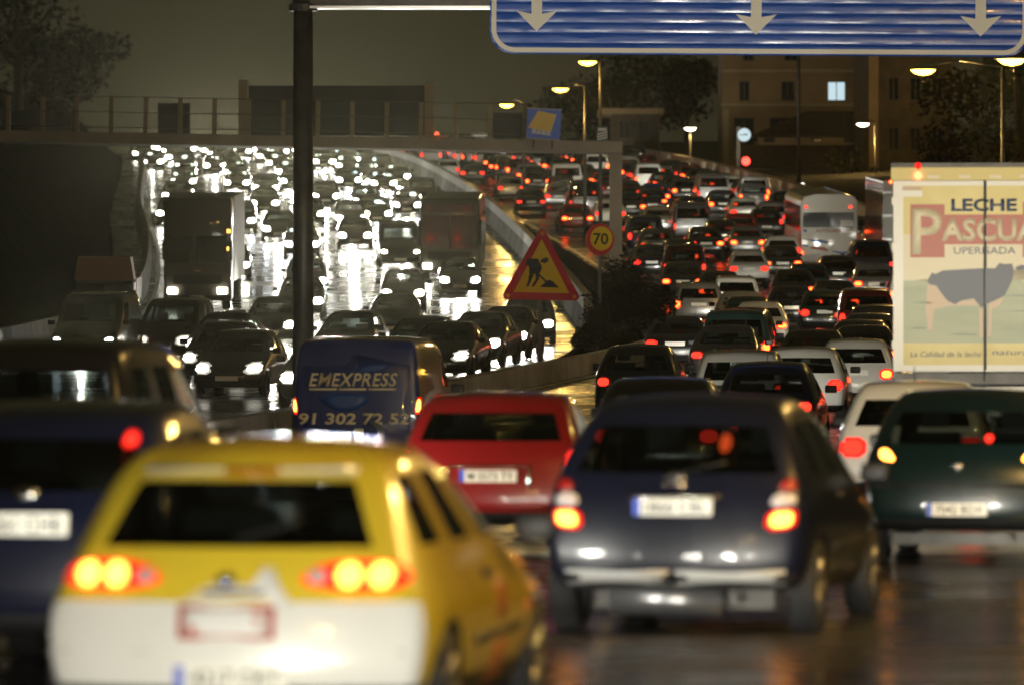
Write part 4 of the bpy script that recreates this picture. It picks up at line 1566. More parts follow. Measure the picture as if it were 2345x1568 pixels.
# --- dark blue car with pillar lamps at the left edge
tl = [(.49, 1.33), (.58, 1.34), (.57, 1.42), (.50, 1.43)]
PF = Proto('hatchback', 2, tail=tl, tail_mats=(LENSR, TAILD), hot=2, plate=False, hi=True, glassm=GLD, L=4.2, H=1.55, zr=[.28, .38, .66, .88, 1.06, 1.42, 1.51], w=[.78, .86, .88, .88, .86, .69, .60])
foc = PF.place('hatchback_car', at(42, 0, 34).x, 34, 0, R(-9), 0, MATS['navy paint'], 'dark blue car cut by the picture edge with one high pillar lamp lit', 'car', None)
plate_on(PF, foc, 0, .91, '1261 CHB', w=.53, h=.125)
deco(PF, foc, 'badge', ell(0, 1.085, .07, .035), CHROME, .012, .014)
deco(PF, foc, 'bumper_ledge', rect(-.80, .80, .50, .53), MATS['navy paint'], .03, .01)

# --- dark people carrier on the left
PMV = Proto('people_carrier', 2, tail=rect(.76, .88, .86, 1.25), tail_mats=(TAILOFF, TAILOFF), hot=0, plate_z=.70, hi=True, glassm=GLD, L=4.6, H=1.90)
mpv = PMV.place('people_carrier', -3.98, 50, 0, R(-9.5), 0, MATS['black paint'], 'tall black people carrier in shadow behind the dark blue car on the left', 'car', None)

# --- blue courier van
PV = Proto('van', 2, tail=[(.86, .86), (.955, .88), (.955, 1.12), (.90, 1.12)], tail_mats=(LENSR, BULB), hot=2, plate=False, hi=True, L=5.0, H=1.97, side_win=(5,), rear_win=False, second=7, w=[.86, .94, .97, .975, .97, .94, .82], cr=.04, tr=.01,
           zr=[.30, .42, .70, 1.0, 1.16, 1.84, 1.95])
van = PV.place('courier_van', at(815, 0, 90).x, 90, 0, R(-6.5), 0, lining(mat('cream van paint', (.42, .34, .17), .35, 0, .6)), 'blue backed courier van with white lettering and phone number', 'van', None, second=mat('van blue', (.030, .048, .21), .35, 0, .6))
VBL = MATS['van blue']
VBL2 = mat('van mid blue', (.03, .09, .36), .4, 0, .5)
deco(PV, van, 'rear_door', rect(-.90, -.004, .42, 1.74), VBL, .010, 0, 0, .03, (.25, .5, .75, 1.))
deco(PV, van, 'rear_door', rect(.004, .90, .42, 1.74), VBL, .010, 0, 0, .03, (.25, .5, .75, 1.))
deco(PV, van, 'blue_swoosh', [(-.55, 1.06), (-.30, .90), (.0, .92), (.22, 1.06), (.20, 1.18), (-.58, 1.18)], VBL2, .014, 0, 1)
deco(PV, van, 'blue_swoosh', [(-.10, 1.45), (.40, 1.50), (.52, 1.62), (.10, 1.60)], VBL2, .014, 0, 1)
yb = PV.back(0, 1.3) - .018


def on_back(pr, root, s, h, m, x, z, w, shear=0., bold=.02, nm='lettering', space=1.):
    y = min(pr.back(x, z), pr.back(x - w * .45, z), pr.back(x + w * .45, z)) - .016
    return add(nm, text_mesh(nm, s, h, m, .004, bold, shear, w, space), root, (x, y, z))


on_back(PV, van, 'EMEXPRESS', .20, PALEDEC, -.045, 1.375, 1.32, .28, .018, space=1.08)
for i in range(3):
    x0 = -.70 + i * .44
    deco(PV, van, 'lettering_line', rect(x0, x0 + .41, 1.222, 1.250), PALEDEC, .014, 0, 0)
on_back(PV, van, '91 302 72 52', .17, PALEDEC, -.03, .80, 1.64, .10, .03)
plate_on(PV, van, -.34, .545, '8371 BTL', w=.52, h=.115)
o = MB()
n = 14
C = []
for i in range(n + 1):
    a = R(100 - 200 * i / n)
    C.append((a, .095 * math.sin(math.pi * i / n) ** .6 + .012))
v, f = [], []
for a, wd in C:
    for rr_ in (.20 - wd, .20):
        for yy in (-.05, 0):
            v.append((rr_ * math.cos(a), yy, rr_ * .95 * math.sin(a)))
for i in range(n):
    k = i * 4
    f += [(k, k + 2, k + 6, k + 4), (k + 1, k + 5, k + 7, k + 3), (k, k + 4, k + 5, k + 1), (k + 2, k + 3, k + 7, k + 6)]
add('chrome_crescent', mesh('chrome_crescent', v, f, [CHROME]), van, (.24, PV.back(.3, .58) - .03, .575))  # chrome crescent shape low on the van's rear
deco(PV, van, 'door_handle', rect(-.02, .11, .46, .66), WHITEDEC, .02, .01)
deco(PV, van, 'side_marker', ell(.955, 1.49, .028, .04), emis('amber marker', (1, .55, .08), 2.), .02, .012)

# ------------------------------------------------------------------ milk lorry
LW = mat('lorry white', (.66, .64, .56), .45)
LY = mat('lorry yellow', (.52, .42, .13), .45)
LYP = noisy(mat('poster yellow', (.60, .48, .12), .5), 1.5, (.53, .44, .15), (.61, .52, .22))
LR = mat('poster red', (.38, .12, .085), .5)
LG = noisy(mat('poster green', (.30, .36, .18), .5), 2.2, (.29, .32, .22), (.36, .38, .25), stretch=(.4, 1, 2))
LB = mat('poster slate', (.10, .11, .13), .5)
LPK = mat('poster pink', (.50, .38, .27), .5)
LBL = mat('poster blue', (.03, .05, .12), .5)
LCR = mat('poster cream', (.60, .54, .38), .5)
MD = 81.
lx0 = at(2045, 0, MD).x
lor = empty('milk_lorry', (lx0, MD, 0), (0, 0, R(-5)), 'milk lorry whose back doors carry a printed cow poster', 'lorry')
ls = MD / 14000.


def lp(u, v): return ((u - 2045) * ls, CAMZ - (v - 784) * ls)
def lc(x, y): return lp(2017 + .352 * x, 361.6 + .352 * y)


LZ0, LZ1, LWD = lp(0, 850)[1], lp(0, 414)[1], 2.55
b = MB().box(0, LWD, .02, 8.5, LZ0, LZ1)
b.obj('box_body', LW, lor)
MB().box(-.03, LWD + .03, -.03, .30, LZ1, LZ1 + .17).obj('top_rail', LY, lor)
MB().box(-.03, LWD + .03, -.02, 8.6, LZ1 + .17, LZ1 + .23).obj('roof_edge', STEEL, lor)
sx_ = lp(2256, 0)[0]
for a, b_ in ((.0, sx_ - .012), (sx_ + .012, LWD)):
    MB().box(a, b_, -.04, .018, LZ0 + .02, LZ1 - .01).obj('rear_door', LW, lor)
MB().tube((sx_ - .02, -.055, LZ0 - .12), (sx_ - .02, -.055, LZ1), .010, n=8).obj('locking_bar', STEEL, lor)
MB().box(sx_ - .010, sx_ + .010, -.02, .015, LZ0 + .02, LZ1 - .01).obj('door_seal', DARK, lor)
for zz in (LZ0 + .35, LZ0 + 1.0, LZ0 + 1.65, LZ0 + 2.25):
    for x in (-.02, LWD - .06):
        MB().box(x, x + .08, -.065, -.02, zz - .05, zz + .05).obj('hinge', LW, lor)


def flat(pts, lay, m, nm, px=False):
    q = [lc(*p) for p in pts] if not px else pts
    return MB().prism(q, -.042 - .003 * lay, -.0405).obj(nm, m, lor)


def seam_split(x0, x1, y0, y1, lay, m, nm):
    """a printed rectangle that stops at the gap between the two doors"""
    a, b_ = lc(x0, y1), lc(x1, y0)
    for p, q in ((a[0], min(b_[0], sx_ - .014)), (max(a[0], sx_ + .014), b_[0])):
        if q - p > .02:
            flat([(p, a[1]), (q, a[1]), (q, b_[1]), (p, b_[1])], lay, m, nm, True)


seam_split(145, 1195, 185, 650, 1, LYP, 'poster_panel')
seam_split(145, 1195, 500, 800, 2, LCR, 'poster_panel')
seam_split(145, 1195, 800, 1204, 1, LG, 'poster_panel')
seam_split(145, 1195, 1205, 1345, 1, LYP, 'poster_panel')
flat([(145, 800), (180, 806), (230, 798), (300, 790), (300, 830), (145, 830)], 2, MATS['poster green'], 'poster_hill')
seam_split(190, 412, 305, 650, 3, LR, 'red_block')
seam_split(412, 918, 372, 565, 3, LR, 'red_block')
seam_split(918, 1140, 290, 650, 3, LR, 'red_block')
seam_split(430, 912, 570, 640, 4, LCR, 'white_strip')


def lorry_text(s, h_px, m, x, y, w_px, lay, bold=.02, shear=0.):
    q = lc(x, y)
    return add('lettering', text_mesh('lettering', s, h_px * .352 * ls, m, .002, bold, shear, w_px * .352 * ls), lor, (q[0], -.0425 - .003 * lay, q[1]))


lorry_text('LECHE', 82, LBL, 668, 310, 425, 3, .03)
lorry_text('P', 300, LCR, 300, 480, 195, 4, .02)
lorry_text('ASCUAL', 150, LCR, 750, 470, 720, 4, .035)
lorry_text('UPERISADA', 46, LBL, 672, 605, 400, 5, .0)
lorry_text('La Calidad de la leche', 34, LBL, 420, 1275, 460, 3, .0, .2)
lorry_text('natural', 34, LBL, 850, 1262, 260, 3, .0, .2)
flat([(298, 805), (330, 748), (352, 758), (400, 735), (560, 725), (690, 720), (738, 722), (768, 686), (800, 694), (850, 690), (862, 740), (850, 800), (800, 900), (690, 950), (650, 975), (620, 940), (600, 915), (520, 930), (480, 955), (430, 930), (390, 880), (360, 832), (320, 826)], 3, LB, 'cow_print')
flat([(300, 830), (355, 832), (392, 885), (435, 935), (440, 965), (345, 985), (330, 1120), (305, 1120), (288, 1000)], 2, LPK, 'cow_print')
flat([(440, 940), (520, 935), (610, 920), (640, 960), (520, 962), (440, 965)], 2, LPK, 'cow_print')
flat([(636, 978), (662, 980), (664, 1170), (640, 1170)], 3, LPK, 'cow_print')
flat([(700, 950), (800, 902), (770, 960), (720, 985), (712, 1160), (694, 1160)], 3, LPK, 'cow_print')
flat([(858, 740), (880, 705), (930, 700), (975, 735), (985, 800), (950, 830), (905, 800), (852, 800)], 2, LCR, 'cow_print')
flat([(870, 715), (905, 700), (935, 702), (930, 725), (885, 735)], 4, LB, 'cow_print')
for x0, x1, yy in ((180, 290, 1110), (420, 620, 1150), (780, 1100, 1000), (760, 1000, 900), (200, 330, 945)):
    flat([(x0, yy), ((x0 + x1) / 2, yy - 9), (x1, yy - 4), (x1, yy + 4), ((x0 + x1) / 2, yy + 3)], 2, mat('poster shade', (.20, .25, .20), .5), 'poster_tuft')
flat([(128, 215), (268, 215), (268, 255), (128, 255)], 3, LW, 'sticker')
flat([(136, 192), (258, 192), (262, 212), (140, 212)], 3, mat('poster lilac', (.45, .33, .25), .5), 'sticker')
q = lc(240, 118)
MB().lathe([(-.07, 0), (-.06, .04), (-.03, .055)], 'y', (q[0], 0, q[1]), 12).obj('marker_lamp', emis('marker red', (1, .10, .04), 9), lor)
q = lc(240, 55)
MB().lathe([(-.07, 0), (-.06, .03), (-.03, .045)], 'y', (q[0], 0, q[1]), 12).obj('marker_lamp', TAILO, lor)
for i in range(4):
    q = lc(340 + i * 200, 125)
    MB().box(q[0] - .08, q[0] + .08, -.045, -.03, q[1] - .02, q[1] + .02).obj('rail_rivet_plate', LCR, lor)
MB().box(.0, LWD, -.02, .25, LZ0 - .16, LZ0 - .02).obj('rear_sill', STEEL, lor)
MB().box(.15, LWD - .15, -.03, .0, .95, LZ0 - .20).obj('mud_guard_sheet', LW, lor)
add('lettering', text_mesh('lettering', 'COOPERATIVA', .10, PALEDEC, .002, .0, 0, .8), lor, (1.35, -.034, 1.20))
MB().box(.05, LWD - .05, -.05, .12, .42, .60).obj('under_run_bar', STEEL, lor)
for x in (.20, LWD - .45):
    MB().box(x, x + .25, -.07, -.05, .45, .57).obj('tail_light', TAILD, lor)
    for yy in (1.3, 2.5):
        t_, g_ = wheel_meshes(.48, .32)
        i = add('wheel', t_, lor, (x + .13, yy, .48))
        add('rim', g_, i)
MB().box(.7, LWD - .7, .3, 9.5, .75, LZ0 - .02).obj('chassis', DARK, lor)
MB().box(.06, LWD - .06, 8.8, 10.9, .45, 2.9).obj('cab', LW, lor)

# ------------------------------------------------------------------ white coach
CW = mat('coach cream', (.58, .57, .48), .35, 0, .6)
CB = mat('coach blue', (.03, .09, .35), .4)
CR = mat('coach red', (.36, .06, .03), .4)
BD2 = 269.
co = empty('coach', (at(1898, 0, BD2).x, BD2, zr(BD2)), (R(2.9), 0, R(1.0)), 'white coach with blue and red wave stripes across its back', 'coach')
HB = 3.30
prof = [(-1.25, .30), (1.25, .30), (1.25, 2.95), (1.10, 3.18), (.6, HB), (-.6, HB), (-1.10, 3.18), (-1.25, 2.95)]
add('body', bevelled(MB().prism(prof, 0, 11.5), 'body', [CW], .06, 2, False), co)
cs = BD2 / 14000.


def cp(u, v): return ((u - 1898) * cs, CAMZ - (v - 784) * cs - zr(BD2))


def cflat(pts, lay, m, nm):
    return MB().prism([cp(1694 + .1623 * a, 380.6 + .1623 * b) for a, b in pts], -.004 - .006 * lay, -.001).obj(nm, m, co)


cflat([(885, 655), (1605, 655), (1605, 870), (885, 870)], 1, DGL, 'rear_window')
cflat([(1420, 770), (1580, 770), (1580, 850), (1420, 850)], 2, CW, 'window_notice')
cflat([(880, 1025), (1000, 1035), (1300, 1060), (1300, 1072), (1000, 1050), (880, 1034)], 1, CR, 'stripe')
cflat([(990, 1035), (1150, 1040), (1250, 1075), (1240, 1100), (1100, 1080), (1000, 1060)], 2, CB, 'stripe')
cflat([(985, 1140), (1180, 1145), (1260, 1185), (1240, 1205), (1120, 1185), (1000, 1170)], 1, CR, 'stripe')
cflat([(1290, 1190), (1420, 1210), (1550, 1200), (1550, 1235), (1400, 1240), (1310, 1215)], 1, CB, 'stripe')
cflat([(985, 1250), (1100, 1245), (1250, 1275), (1230, 1300), (1000, 1280)], 1, CB, 'stripe')
cflat([(885, 895), (940, 895), (940, 935), (900, 935)], 1, CB, 'emblem')
cflat([(880, 1100), (960, 1125), (960, 1145), (890, 1130)], 1, CB, 'stripe')
q = cp(1694 + .1623 * 1245, 380.6 + .1623 * 915)
add('lettering', text_mesh('lettering', 'AUTOCARES', .14, CR, .004, .02, 0, 1.1), co, (q[0], -.006, q[1]))
for x in (850, 1640):
    q = cp(1694 + .1623 * x, 380.6 + .1623 * 1232)
    MB().lathe([(-.05, 0), (-.045, .09), (0, .11)], 'y', (q[0], 0, q[1]), 12).obj('tail_light', TAILH, co)
for x in (930, 1555):
    q = cp(1694 + .1623 * x, 380.6 + .1623 * 578)
    MB().lathe([(-.05, 0), (-.045, .06), (0, .07)], 'y', (q[0], 0, q[1]), 12).obj('marker_lamp', TAILD, co)
MB().box(-1.2, 1.2, -.10, .02, .32, .62).obj('bumper', mat('coach bumper', (.45, .44, .38), .5), co)
MB().box(-.26, .26, -.125, -.10, .40, .52).obj('number_plate', PLATE, co)
for i in range(6):
    MB().box(-1.262, -1.248, .5 + i * 1.8, 2.1 + i * 1.8, 1.65, 2.75).obj('side_window', DGL, co)
    MB().box(1.248, 1.262, .5 + i * 1.8, 2.1 + i * 1.8, 1.65, 2.75).obj('side_window', DGL, co)
for x in (-1.08, 1.08):
    for yy in (2.6, 9.2):
        t_, g_ = wheel_meshes(.48, .28)
        add('rim', g_, add('wheel', t_, co, (x, yy, .48), (0, 0, 0 if x > 0 else math.pi)))

# trailer whose flank has red lamp reflections painted on
TRD = 262.
tr = empty('box_trailer', (at(2022, 0, TRD).x, TRD, zr(TRD)), (R(2.9), 0, R(1.2)), 'box trailer with painted red glints along its flank, between coach and milk lorry', 'lorry')
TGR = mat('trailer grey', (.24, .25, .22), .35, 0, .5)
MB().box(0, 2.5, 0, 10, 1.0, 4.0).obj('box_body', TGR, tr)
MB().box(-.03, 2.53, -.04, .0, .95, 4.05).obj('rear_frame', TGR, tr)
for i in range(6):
    MB().box(-.012, 0, .15 + i * 1.65, 1.70 + i * 1.65, 1.05, 3.92).obj('side_panel', mat('flank painted glow', (.16, .06, .045), .12, .2, 1.), tr)  # flank colour reddened to imitate tail lights reflected in it
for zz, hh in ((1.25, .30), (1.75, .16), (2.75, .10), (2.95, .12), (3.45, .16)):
    MB().box(-.016, -.0125, .10, 9.9, zz, zz + hh).obj('painted_glint', mat('painted glint red', (.55, .03, .015), .2, 0, 1.), tr)  # red bands painted in place of tail-light reflections
for zz in (1.5, 2.5, 3.5):
    MB().box(-.05, .35, -.07, -.04, zz, zz + .10).obj('hinge', RIM, tr)
MB().lathe([(-.1, 0), (-.09, .05), (-.04, .07)], 'y', (.30, 0, 4.0), 10).obj('marker_lamp', TAILH, tr)
MB().box(.1, 2.4, -.06, .0, .45, .62).obj('under_run_bar', STEEL, tr)
for x in (.15, 2.1):
    MB().box(x, x + .25, -.085, -.06, .47, .60).obj('tail_light', TAILD, tr)
MB().box(.7, 1.8, .1, 9.8, .55, 1.0).obj('chassis', DARK, tr)
for x in (.18, 2.32):
    for yy in (1.6, 2.9):
        t_, g_ = wheel_meshes(.48, .3)
        add('rim', g_, add('wheel', t_, tr, (x, yy, .48)))

# ------------------------------------------------------------------ oncoming lorry and coach
DKB = mat('lorry dark brown', (.045, .036, .028), .5, 0, .3)
LORD = 226.
lo = empty('oncoming_lorry', (at(452, 0, LORD).x, LORD, zr(LORD)), (R(-2.4), 0, R(180)), 'dark tall lorry driving towards the camera with two headlights lit', 'lorry')


def front_lorry(root, w, h, cabm, lampz, wz, hy=1.9, back=9.0, boxm=None, lampx=.92, wind=True):
    """a cab-over lorry or coach whose front is at y=0 of its own axis, body towards -y"""
    add('cab', bevelled(MB().box(-w / 2, w / 2, -hy, 0, .35, h), 'cab', [cabm], .12, 3), root)
    if back:
        MB().box(-w / 2 - .02, w / 2 + .02, -hy - back, -hy - .15, 1.0, h + .02).obj('box_body', boxm or LW, root)
        MB().box(-.5, .5, -hy - back + .2, -hy - .16, .5, 1.0).obj('chassis', DARK, root)
    if wind:
        MB().prism([(-w * .46, wz[0]), (w * .46, wz[0]), (w * .44, wz[1]), (-w * .44, wz[1])], .0, .02).obj('windscreen', DGL, root)
        MB().box(-.02, .02, .02, .03, wz[0], wz[1]).obj('windscreen_bar', DARK, root)
    MB().box(-w * .36, w * .36, 0, .03, lampz + .25, lampz + .60).obj('grille', DARK, root)
    MB().box(-w / 2, w / 2, 0, .08, .36, lampz - .16).obj('bumper', DARK, root)
    for x in (-lampx, lampx):
        MB().box(x - .17, x + .17, .0, .05, lampz - .10, lampz + .10).obj('headlight', HEAD, root)
        MB().box(x * 1.34 - .06, x * 1.34 + .06, -.02, .12, wz[0] + .1, wz[1] - .2).obj('door_mirror', DARK, root)
    MB().box(-.26, .26, .08, .095, .42, .53).obj('number_plate', PLATE, root)
    for x in (-w * .41, w * .41):
        for yy in ([-1.0] + ([-hy - back + 1.2, -hy - back + 2.5] if back else [])):
            t_, g_ = wheel_meshes(.48, .3)
            add('rim', g_, add('wheel', t_, root, (x, yy, .48)))


front_lorry(lo, 2.5, 4.15, DKB, .72, (1.75, 2.75), boxm=mat('box grey', (.16, .15, .13), .6))
for x, zz in ((-1.16, 2.85), (-1.16, 2.2)):
    MB().box(x - .07, x + .07, 0, .04, zz, zz + .14).obj('marker_lamp', emis('amber lamp', (1, .6, .10), 2.5), lo)
MB().box(-.12, .12, .0, .02, 1.42, 1.50).obj('badge', mat('dull bronze', (.25, .13, .05), .4, .5), lo)
cd = empty('oncoming_coach', (at(1030, 0, 256).x, 256, zr(256)), (R(-2.9), 0, R(179)), 'dark coach coming on beside the concrete divider with its windscreen unlit', 'coach')
front_lorry(cd, 2.5, 3.45, mat('coach dark', (.055, .05, .04), .4, 0, .5), .62, (1.35, 2.75), hy=11, back=0, lampx=.95)
MB().box(-1.0, 1.0, .0, .015, 2.90, 3.20).obj('destination_board', DGL, cd)
for i in range(6):
    MB().box(-1.262, -1.248, -2.3 - i * 1.7, -.8 - i * 1.7, 1.5, 2.7).obj('side_window', DGL, cd)
    MB().box(1.248, 1.262, -2.3 - i * 1.7, -.8 - i * 1.7, 1.5, 2.7).obj('side_window', DGL, cd)
bl = empty('box_van', (at(238, 0, 205).x, 205, zr(205)), (R(-2), 0, R(181)), 'box van with a brown front panel above its dark cab, far left', 'van')
front_lorry(bl, 2.0, 1.72, mat('cab black', (.02, .02, .02), .4), .70, (1.0, 1.6), hy=1.6, back=4.2, boxm=mat('box brown', (.30, .19, .09), .6), lampx=.75)
for o in [c_ for c_ in bl.children if c_.name.startswith('headlight')]:
    o.data.materials[0] = REVL
MB().prism([(-1.0, 1.74), (1.0, 1.74), (.88, 2.50), (-.88, 2.50)], -1.70, -.1).obj('luton_front', MATS['box brown'], bl)
# the nearest cars throw full dipped light on the ones ahead of them
for rt in (taxi, cit, red, teal, foc, mpv, van):
    for o in rt.children:
        if o.name.startswith('headlight'):
            o.material_slots[1].link = 'OBJECT'
            o.material_slots[1].material = HEADB
# ------------------------------------------------------------------ queue of traffic
OUT = 'traffic queuing away from the camera'
INC = 'traffic driving towards the camera'
placed = []           # (x, y)


def free(x, y, dx=2.1, dy=5.6):
    return all(abs(x - a) > dx or abs(y - b) > dy for a, b in placed)


KIND = {'h': 'hatchback', 's': 'saloon', 'e': 'estate car', 'p': 'people carrier', 'v': 'van', 'm': 'small hatchback', 'l': 'liftback', 'o': 'off-roader'}
COLK = {'k': 'black', 'n': 'navy', 'g': 'dark grey', 's': 'silver', 'w': 'white', 'r': 'red', 'm': 'maroon', 't': 'dark green', 'b': 'blue', 'e': 'beige', 'a': 'grey'}
cars_out = []         # (lane, y, x, kind, colour, how lit, extra words)
cars_in = []
for x, y in ((13.6, 258), (13.7, 263), (12.5 + 1.3, 269), (14, 275), (14, 281), (17.3, 262), (17.3, 268), (17.3, 274), (6.4, 81), (6.8, 87), (6.9, 92), (-2.3, 90), (-2, 95)):
    placed.append((x, y))
for x, y in ((at(452, 0, 226).x, 226), (at(452, 0, 226).x, 232), (at(452, 0, 226).x, 237), (at(1030, 0, 256).x, 256), (at(1030, 0, 256).x - .2, 262), (at(1030, 0, 256).x - .3, 267), (at(238, 0, 205).x, 205), (at(238, 0, 205).x, 210)):
    placed.append((x, y))

# seen one by one in the photograph: centre, height of the lamps, kind, colour, tone
O_LIST = [
    (1027, 389, 'h', 'w', 1), (1082, 397, 's', 'k', 1), (1211, 396, 's', 'r', 2), (1194, 362, 's', 's', 1), (987, 357, 'e', 'w', 1), (1062, 359, 'e', 'w', 1), (1112, 362, 'p', 'w', 1),
    (1270, 355, 's', 'k', 2), (1325, 354, 'h', 'r', 1), (1298, 417, 'v', 'w', 1), (1366, 381, 'p', 'w', 2), (1171, 431, 'h', 's', 1), (1216, 463, 's', 'k', 0), (1335, 442, 'h', 'k', 2),
    (1322, 501, 's', 'r', 2), (1279, 447, 's', 's', 1), (1398, 420, 'h', 'k', 2), (1440, 382, 'm', 'w', 1), (1515, 409, 'e', 's', 2), (1502, 450, 'h', 'b', 2), (1570, 437, 'h', 'g', 2),
    (1634, 443, 'v', 's', 1), (1445, 474, 's', 'k', 2), (1509, 507, 's', 's', 1), (1585, 518, 'v', 'a', 1), (1588, 482, 'h', 'k', 1), (1726, 454, 'e', 's', 2), (1699, 525, 'h', 'r', 1),
    (1617, 558, 's', 'k', 2), (1505, 562, 'h', 'a', 0), (1492, 601, 's', 'n', 1), (1568, 612, 'p', 'm', 0), (1563, 645, 's', 'k', 2), (1715, 616, 's', 'w', 1), (1770, 497, 'h', 's', 1),
    (1712, 556, 's', 's', 2), (1792, 577, 'm', 'w', 1), (1921, 628, 'h', 'k', 1), (2003, 650, 's', 's', 2), (1819, 663, 's', 'k', 2), (1812, 705, 's', 'n', 2), (1888, 716, 'h', 't', 1),
    (1600, 700, 'e', 's', 2), (1985, 729, 'p', 'm', 1),
]
for u, v, k, c, tone in O_LIST:
    y = depth_for(v, .90 if k in 'vp' else .78)
    x = (u - 1172) * y / 14000.
    if free(x, y, 1.75, 4.6):
        cars_out.append([None, y, x, k, c, tone, ''])
        placed.append((x, y))
    else:
        for dy in (3, -3, 6, -6, 8):
            if free(x, y + dy, 1.75, 4.6):
                y += dy
                x = (u - 1172) * y / 14000.
                cars_out.append([None, y, x, k, c, tone, ''])
                placed.append((x, y))
                break
# nearer ones, by distance
for u, y, k, c, tone, w in ((1683, 150, 'p', 't', 2, ''), (1958, 128, 'h', 'w', 2, ''), (1835, 118, 'h', 'w', 1, ''), (1690, 110, 'e', 'w', 0, ''), (1750, 100, 'h', 'n', 0, ''), (1455, 121, 'h', 'k', 0, ''),
                            (1500, 75, 'h', 'k', 0, ''), (1655, 147, 's', 'k', 0, ''), (2086, 67, 'h', 'w', 1, ''), (1545, 160, 's', 'k', 1, ''), (1860, 140, 's', 'k', 0, '')):
    x = (u - 1172) * y / 14000.
    cars_out.append([None, y, x, k, c, tone, w])
    placed.append((x, y))
rnd = random.Random(21)
LANES_OUT = 5
for lane in range(LANES_OUT):
    y = 104 + rnd.uniform(0, 6)
    while y < 628:
        x = Rx(y) - 2.0 - 3.5 * lane
        if x < Kx(y) + 1.3 or (y < 168 and lane >= 3):
            y += 8
            continue
        jx = rnd.uniform(-.35, .35)
        if free(x + jx, y, 2.3, 6.4):
            k = rnd.choice('hhlssesmpvo' if y > 250 else 'hhlsseo')
            c = rnd.choice('kkkknngkkmtkkagsskwr' if y > 170 else 'kkngkkt')
            cars_out.append([lane, y, x + jx, k, c, rnd.choice((1, 2, 2, 2)), ''])
            placed.append((x + jx, y))
            y += 6.5 + rnd.uniform(0, 5)
        else:
            y += 1.5
I_LIST = [
    (419, 416, 'h', 'k'), (350, 371, 's', 'k'), (493, 380, 'h', 'g'), (552, 347, 's', 'k'), (612, 431, 'h', 'k'), (608, 466, 's', 'k'), (640, 525, 's', 'k'), (690, 560, 's', 'g'), (638, 347, 's', 'k'),
    (325, 352, 's', 'k'), (425, 341, 's', 'g'), (405, 360, 'h', 'k'), (875, 420, 's', 'k'), (835, 398, 's', 'k'), (795, 380, 'h', 'k'), (760, 362, 's', 'k'), (735, 350, 's', 'g'), (935, 470, 's', 'n'),
    (745, 450, 's', 'k'), (800, 500, 'h', 'g'), (815, 540, 's', 'k'), (860, 490, 's', 'g'), (910, 583, 'v', 'k'), (700, 644, 'h', 'k'), (690, 690, 's', 'k'), (620, 744, 's', 'k'), (925, 672, 's', 'k'),
    (905, 735, 'h', 'k'), (1058, 642, 's', 'k'), (1098, 583, 's', 'n'), (1085, 786, 's', 'k'), (1210, 742, 'h', 'k'), (1150, 770, 's', 'g'),
]
for u, v, k, c in I_LIST:
    y = depth_for(v, .65)
    x = (u - 1172) * y / 14000.
    if free(x, y, 1.8, 4.8):
        cars_in.append([None, y, x, k, c])
        placed.append((x, y))
for u, y, k, c in ((175, 165, 'v', 'k'), (372, 170, 'p', 'k'), (490, 166, 's', 'k'), (478, 150, 'h', 'k'), (522, 139, 'h', 'g'), (715, 130, 's', 'k'), (782, 167, 'h', 'k'), (1000, 152, 's', 'k'), (940, 158, 'h', 'k')):
    x = (u - 1172) * y / 14000.
    cars_in.append([None, y, x, k, c])
    placed.append((x, y))
for lane in range(5):
    y = 250 + rnd.uniform(0, 15)
    while y < 632:
        off = -2.7 - 3.5 * lane
        x = Mx(y) + off
        if x < Ex(y) + 1.7:
            y += 8
            continue
        if free(x, y, 2.3, 18):
            cars_in.append([lane, y, x, rnd.choice('hlssep'), rnd.choice('kkkkgnt')])
            placed.append((x, y))
            y += 22 + rnd.uniform(0, 18)
        else:
            y += 2


def u_ok(x, y):
    """near oncoming cars that run with dipped beams rather than side lamps"""
    u = 1172 + x * 14000. / y
    return u > 1040 or u < 200 or 690 < u < 730


